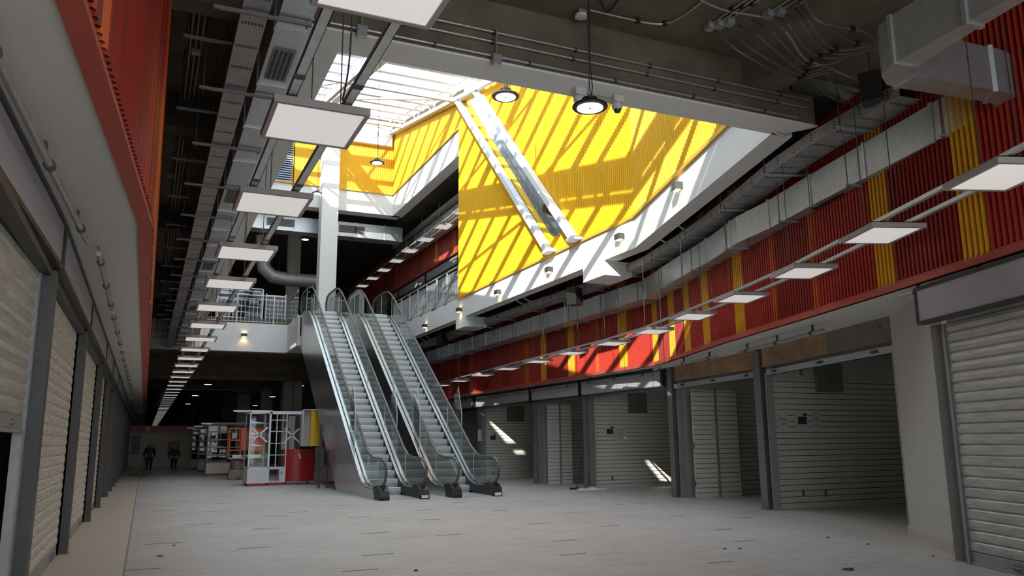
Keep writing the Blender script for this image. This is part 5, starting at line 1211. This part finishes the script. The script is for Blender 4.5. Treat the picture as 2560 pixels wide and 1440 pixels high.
# straight conduit racks running to the camera
for i in range(6):
    x0, y0 = (1778+i*24, 60-i*6) if i < 3 else (1925+(i-3)*28, 30-(i-3)*5)
    a = atz(x0, y0, ZC-.04); b = Vector((a.x+.12, a.y-2.6, ZC-.04))
    conduit([tuple(a), tuple((a+b)/2), tuple(b)], .013, 'straight steel conduit on the ceiling running towards the camera, %s from the left' % NTH[i], 'straight conduits on the near ceiling', clips=(.2, .5, .8))
    if i in (0, 1, 2, 3, 4):
        m = MB(); m.box(-.06, .06, -.06, .06, -.05, .05); g = m.build('junction_box', 'galv_dull'); g.location = a+Vector((0, .03, -.02)); tag(g, 'galvanised junction box at the end of a ceiling conduit, %s from the left' % NTH[i], 'junction box', 'junction boxes on the near ceiling')
# conduits along the near beam
for z, x0, x1, lb in ((6.90, 2.0, 9.3, 'upper conduit along the near concrete beam'), (6.76, 2.0, 9.2, 'middle conduit along the near concrete beam'), (6.56, 1.0, 9.0, 'lowest conduit along the near concrete beam, just over the white edge')):
    t = thing('conduit', lb, 'conduit', (x0, 8.935, z), 0, 'conduits along the near concrete beam')
    m = MB(); m.tube([(0, 0, 0), (x1-x0, 0, 0)], .017, 8); m.build('pipe', 'pipe_grey', t, smooth=True)
    for k in range(6): x = (x1-x0)*(k+.5)/6; m = MB(); m.box(x-.015, x+.015, -.025, .03, -.03, .03); m.build('clip', 'steel', t)
for px, py, lb in ((1240, 155, 'grey outlet box below the beam conduits, over the light well edge'), (903, 85, 'grey outlet box on the beam behind the panel lights')):
    q = aty(px, py, 8.9); t = thing('outlet_box', lb, 'junction box', (q.x, 8.88, q.z)); m = MB(); m.box(-.06, .06, -.04, .04, -.05, .09); m.build('box', 'galv_dull', t)
    m = MB(); m.box(-.05, .05, -.03, .03, -.056, -.05); m.build('cover', 'cam_white', t)
    m = MB(); m.tube([(0, 0, .09), (0, 0, .45)], .012, 6); m.build('pipe', 'pipe_grey', t)
# dome cameras
for px, py, lb in ((1447, 240, 'left dome camera under the light well edge behind the lamp'), (1543, 262, 'right dome camera under the light well edge')):
    q = aty(px, py, 9.25); t = thing('dome_camera', lb, 'camera', (q.x, 9.25, 6.36), 0, 'dome cameras under the light well edge')
    m = MB(); m.box(-.08, .08, -.07, .07, .03, .13); m.build('mount_box', 'cam_white', t, bevel=.006)
    m = MB(); m.lathe((0, 0, -.05), [(.055, -.02), (.075, 0), (.08, .05), (.06, .08)], 20); m.build('camera_body', 'cam_white', t, smooth=True)
    m = MB(); m.lathe((0, 0, -.11), [(.01, -.01), (.04, .0), (.055, .035), (.05, .05)], 16); m.build('dome', 'black_rubber', t, smooth=True)
a = aty(1447, 240, 9.25); b = aty(1543, 262, 9.25)
m = MB(); m.tube([(a.x+.08, 9.25, 6.44), (b.x-.08, 9.25, 6.44)], .014, 6); g = m.build('camera_conduit', 'pipe_grey'); tag(g, 'short pipe joining the two dome cameras', 'conduit')
# speakers above the right walkway
def speaker(p, rz, s, label):
    t = thing('loudspeaker', label, 'loudspeaker', p, rz, 'black loudspeakers above the right walkway'); t.scale = (s,)*3
    m = MB(); m.hexa([(-.15, -.12, -.2), (.15, -.12, -.2), (.11, .14, -.2), (-.11, .14, -.2)], [(-.15, -.12, .2), (.15, -.12, .2), (.11, .14, .2), (-.11, .14, .2)]); m.build('cabinet', 'black', t, bevel=.01)
    m = MB(); m.box(-.14, .14, -.13, -.12, -.19, .19); m.build('grille', 'black_rubber', t)
    m = MB(); m.tube([(0, 0, .2), (0, 0, .55)], .012, 6); m.build('bracket', 'steel', t)
q = atz(2180, 222, 6.5); speaker((q.x, q.y, 6.5), .6, 1.1, 'black loudspeaker by the big bent duct at upper right')
q = atx(1428, 733, 11.75); speaker((11.85, q.y, q.z-.1), .5, 1.4, 'grey black loudspeaker under the white fascia by the boxed beam end')
q = atx(1100, 815, 11.75); speaker((11.85, q.y, min(q.z-.1, 6.15)), .5, 1.4, 'black loudspeaker under the fascia near the escalator')
# looped white conduits dropping to the right tray
for i, (px, py) in enumerate(((1300, 762), (1318, 752), (1656, 600), (1708, 570), (1057, 850), (1070, 842), (1940, 330))):
    q = atx(px, py, 11.9) if i not in (2, 3, 6) else atz(px, py, 6.5); x, y = q.x, q.y; zt = 6.98
    conduit([(x-.05, y+.05, zt), (x-.20, y, 6.85), (x-.20, y, 6.65), (x-.05, y, 6.5), (x+.14, y-.05, 6.42)], .022, 'curved conduit dropping to the right cable tray, %s' % ['before the loudspeaker, left', 'before the loudspeaker, right', 'under the bend of the fascia, left', 'under the bend of the fascia, right', 'beside the escalator, left', 'beside the escalator, right', 'by the end of the near beam'][i], 'curved conduits to the right tray', mt='cam_white' if i < 6 else 'pipe_grey')
q = atx(1220, 776, 11.75)
m = MB(); m.lathe((0, 0, 0), [(.06, 0), (.16, .02), (.16, .05), (.05, .08), (.02, .4)], 20); g = m.build('access_point', 'cam_white', smooth=True); g.location = (11.75, q.y, q.z); tag(g, 'round pale disc fixture under the white fascia', 'fixture')
# long thin conduits above the left aisle
for i, (x, z) in enumerate(((.20, 7.22), (.27, 7.22), (.34, 7.22), (.42, 7.05), (.47, 7.05), (.52, 7.05))):
    m = MB(); m.tube([(x, 3.0, z), (x, 8.2, z), (x, 60, z)] if i < 3 else [(x, 3.0, z-.45), (x, 7.9, z-.45)], .013, 6); g = m.build('conduit', 'galv_dull'); tag(g, 'thin straight conduit above the left aisle, %s from the red band' % NTH[i], 'conduit', 'straight conduits above the left aisle')
for i, (px, py) in enumerate(((438, 262), (440, 277), (436, 291), (436, 307), (432, 322), (490, 130), (428, 440))):
    q = atz(px, py, 7.2); m = MB(); m.box(-.06, .06, -.05, .05, -.03, .03); g = m.build('junction_box', 'cam_white' if i < 6 else 'galv_dull'); g.location = (q.x, q.y, 7.2)
    tag(g, 'small pale junction box above the left aisle, %s from the top of the photo' % ['second', 'third', 'fourth', 'fifth', 'sixth', 'topmost single', 'lowest single'][i], 'junction box', 'junction boxes above the left aisle')
    if i < 5: conduit([(q.x+.06, q.y, 7.18), (q.x+.2, q.y+.1, 7.1), (q.x+.28, q.y+.8, 7.0), (q.x+.32, q.y+1.8+.3*i, 6.6), (.62, q.y+2.4+.3*i, 6.12)], .02, 'black cable drooping from a junction box to the left cable tray, %s from the camera' % NTH[i], 'black cables above the left aisle', mt='black_rubber', name='cable')
    if i < 5: conduit([(q.x-.06, q.y, 7.18), (q.x-.15, q.y-.03, 7.2), (-.08, q.y, 7.2)], .015, 'short looped conduit between box and red band, %s from the camera' % NTH[i], 'short conduits at the red band')
# cables hanging beside the light track
q = atz(884, 200, 6.0); conduit([(1.9, 6.9, ZC-.02), (1.62, 7.2, 6.2), (1.60, 7.45, 5.3), (1.56, 7.5, 4.95)], .010, 'thin black and green cable dropping to the left light track', None, mt='black_rubber', name='cable')
# far hall: duct and crossing pipes
t = thing('air_duct', 'galvanised duct crossing the dark hall under the upper floor', 'duct', (1.0, 58, 5.2))
m = MB(); m.box(0, 11, 0, .8, 0, .55); m.build('duct_body', 'galv_dull', t)
for k in range(7): m = MB(); m.box(k*1.6+.32, k*1.6+.34, .4, .42, .55, 2.1); m.build('rod', 'steel', t); m = MB(); m.box(k*1.6+.3, k*1.6+.36, -.03, .83, -.03, .58); m.build('seam_flange', 'galv_dull', t)
for i, y in enumerate((43, 43.6, 50, 56)):
    m = MB(); m.tube([(0, y, 5.2-.1*i), (12, y, 5.2-.1*i)], .03, 6); g = m.build('pipe', 'steel'); tag(g, 'thin pipe crossing the hall beyond the light well, %s from the front' % NTH[i], 'pipe', 'pipes crossing the dark hall')
# far escalator flight seen in the dark
t = thing('stair_flight', 'dim grey stair flight rising in the dark hall beyond the display cases', 'stairs', (6.9, 64.4, 0))
for k in range(18): m = MB(); m.box(k*.28, k*.28+.35, 0, 1.2, k*.24, k*.24+.1); m.build('tread', 'concrete', t)
# floor joint tapes
TP = [(355, 1423, 92), (410, 1358, 90), (633, 1369, 88), (667, 1321, 72), (499, 1310, 70), (900, 1425, 98), (945, 1386, 88), (938, 1332, 74), (1120, 1337, 72), (1433, 1385, 80), (1412, 1351, 72), (1348, 1308, 62), (1523, 1315, 60), (1800, 1405, 82), (1860, 1352, 66), (1690, 1290, 56), (1808, 1323, 62), (742, 1280, 55), (695, 1290, 56), (533, 1278, 56), (850, 1264, 50), (900, 1292, 60), (1075, 1299, 60), (1060, 1275, 48), (1250, 1276, 46), (1430, 1282, 54), (1600, 1258, 40), (1540, 1262, 44), (1345, 1253, 42), (560, 1258, 46), (450, 1254, 44), (410, 1276, 54), (730, 1245, 40), (1150, 1256, 40), (1865, 1294, 40)]
for i, (px, py, w) in enumerate(TP):
    a = atz(px-w/2, py, .004); b = atz(px+w/2, py, .004); L = (b-a).length*.92; c = (a+b)/2
    m = MB(); m.box(-L/2, L/2, -.028, .028, 0, .003); g = m.build('floor_tape', 'tape'); g.location = (c.x, c.y, .001); g.rotation_euler = (0, 0, 0.0)
    tag(g, 'strip of grey tape on the floor tiles, like the others scattered over the concourse', 'tape', 'grey tape strips on the concourse floor')
q = atz(400, 1391, 0); m = MB(); m.lathe((0, 0, 0), [(.05, 0), (.05, .004)], 16); m.mi = 1; m.lathe((0, 0, .001), [(.035, .003), (.035, .005)], 12); g = m.build('floor_drain', ['tape', 'black']); g.location = (q.x, q.y, .007); tag(g, 'small round metal drain cover on the floor near the left border', 'drain')
random.seed(3)
for i, (px, py) in enumerate(((2170, 1362), (2333, 1392), (2070, 1345), (700, 1311), (2120, 1425), (1040, 1428), (435, 1365), (1850, 1373), (1812, 1374))):
    q = atz(px, py, 0); m = MB(); n = 7; r = .035 if i != 4 else .09
    pts = [(r*random.uniform(.5, 1.3)*math.cos(k*2*math.pi/n), r*.7*random.uniform(.5, 1.2)*math.sin(k*2*math.pi/n)) for k in range(n)]
    m.hexa([(a, b, 0) for a, b in pts], [(a*.7, b*.7, .012) for a, b in pts]); g = m.build('debris_scrap', 'black' if i not in (3,) else 'rag'); g.location = (q.x, q.y, .008)
    tag(g, ['dark leaf like scrap on the tan floor left of the pillar foot', 'dark scrap close to the foot of the broad pillar', 'tiny dark scrap before the open pillar shop', 'crumpled pale paper on the floor left of centre', 'flat dark wedge of litter at the bottom right', 'dark chip at the bottom centre of the floor', 'tiny chip beside the drain cover', 'small crumb left of the ramp, right one of two', 'small crumb left of the ramp, left one of two'][i], 'litter', 'litter on the floor')
# rag and squeegee by the post
q = Vector((13.75, 24.1, 0)); t = thing('floor_rag', 'crumpled pale rag heaped at the foot of a steel post', 'rag', q)
m = MB(); secs = []
for i in range(9):
    u = i/8; x = -.5+u*1.05; w = .10+.08*math.sin(u*math.pi); secs.append([(x+.03*math.sin(k*2.1+i), w*math.cos(k*math.pi/6)*1.2, max(.0, (.07+.05*math.sin(i*1.9))*math.sin(k*math.pi/6)*(.4+.6*math.sin(u*math.pi)))) for k in range(7)])
m.strip(secs, closed=True); m.build('cloth', 'rag', t, smooth=True)
t = thing('squeegee', 'black squeegee with its handle propped against the steel post', 'squeegee', (13.4, 24.45, 0))
m = MB(); m.box(-.25, .2, -.04, .04, 0, .06); m.build('blade', 'black', t)
m = MB(); m.tube([(0, 0, .05), (.25, .02, 1.05)], .014, 6); m.build('handle', 'black', t)
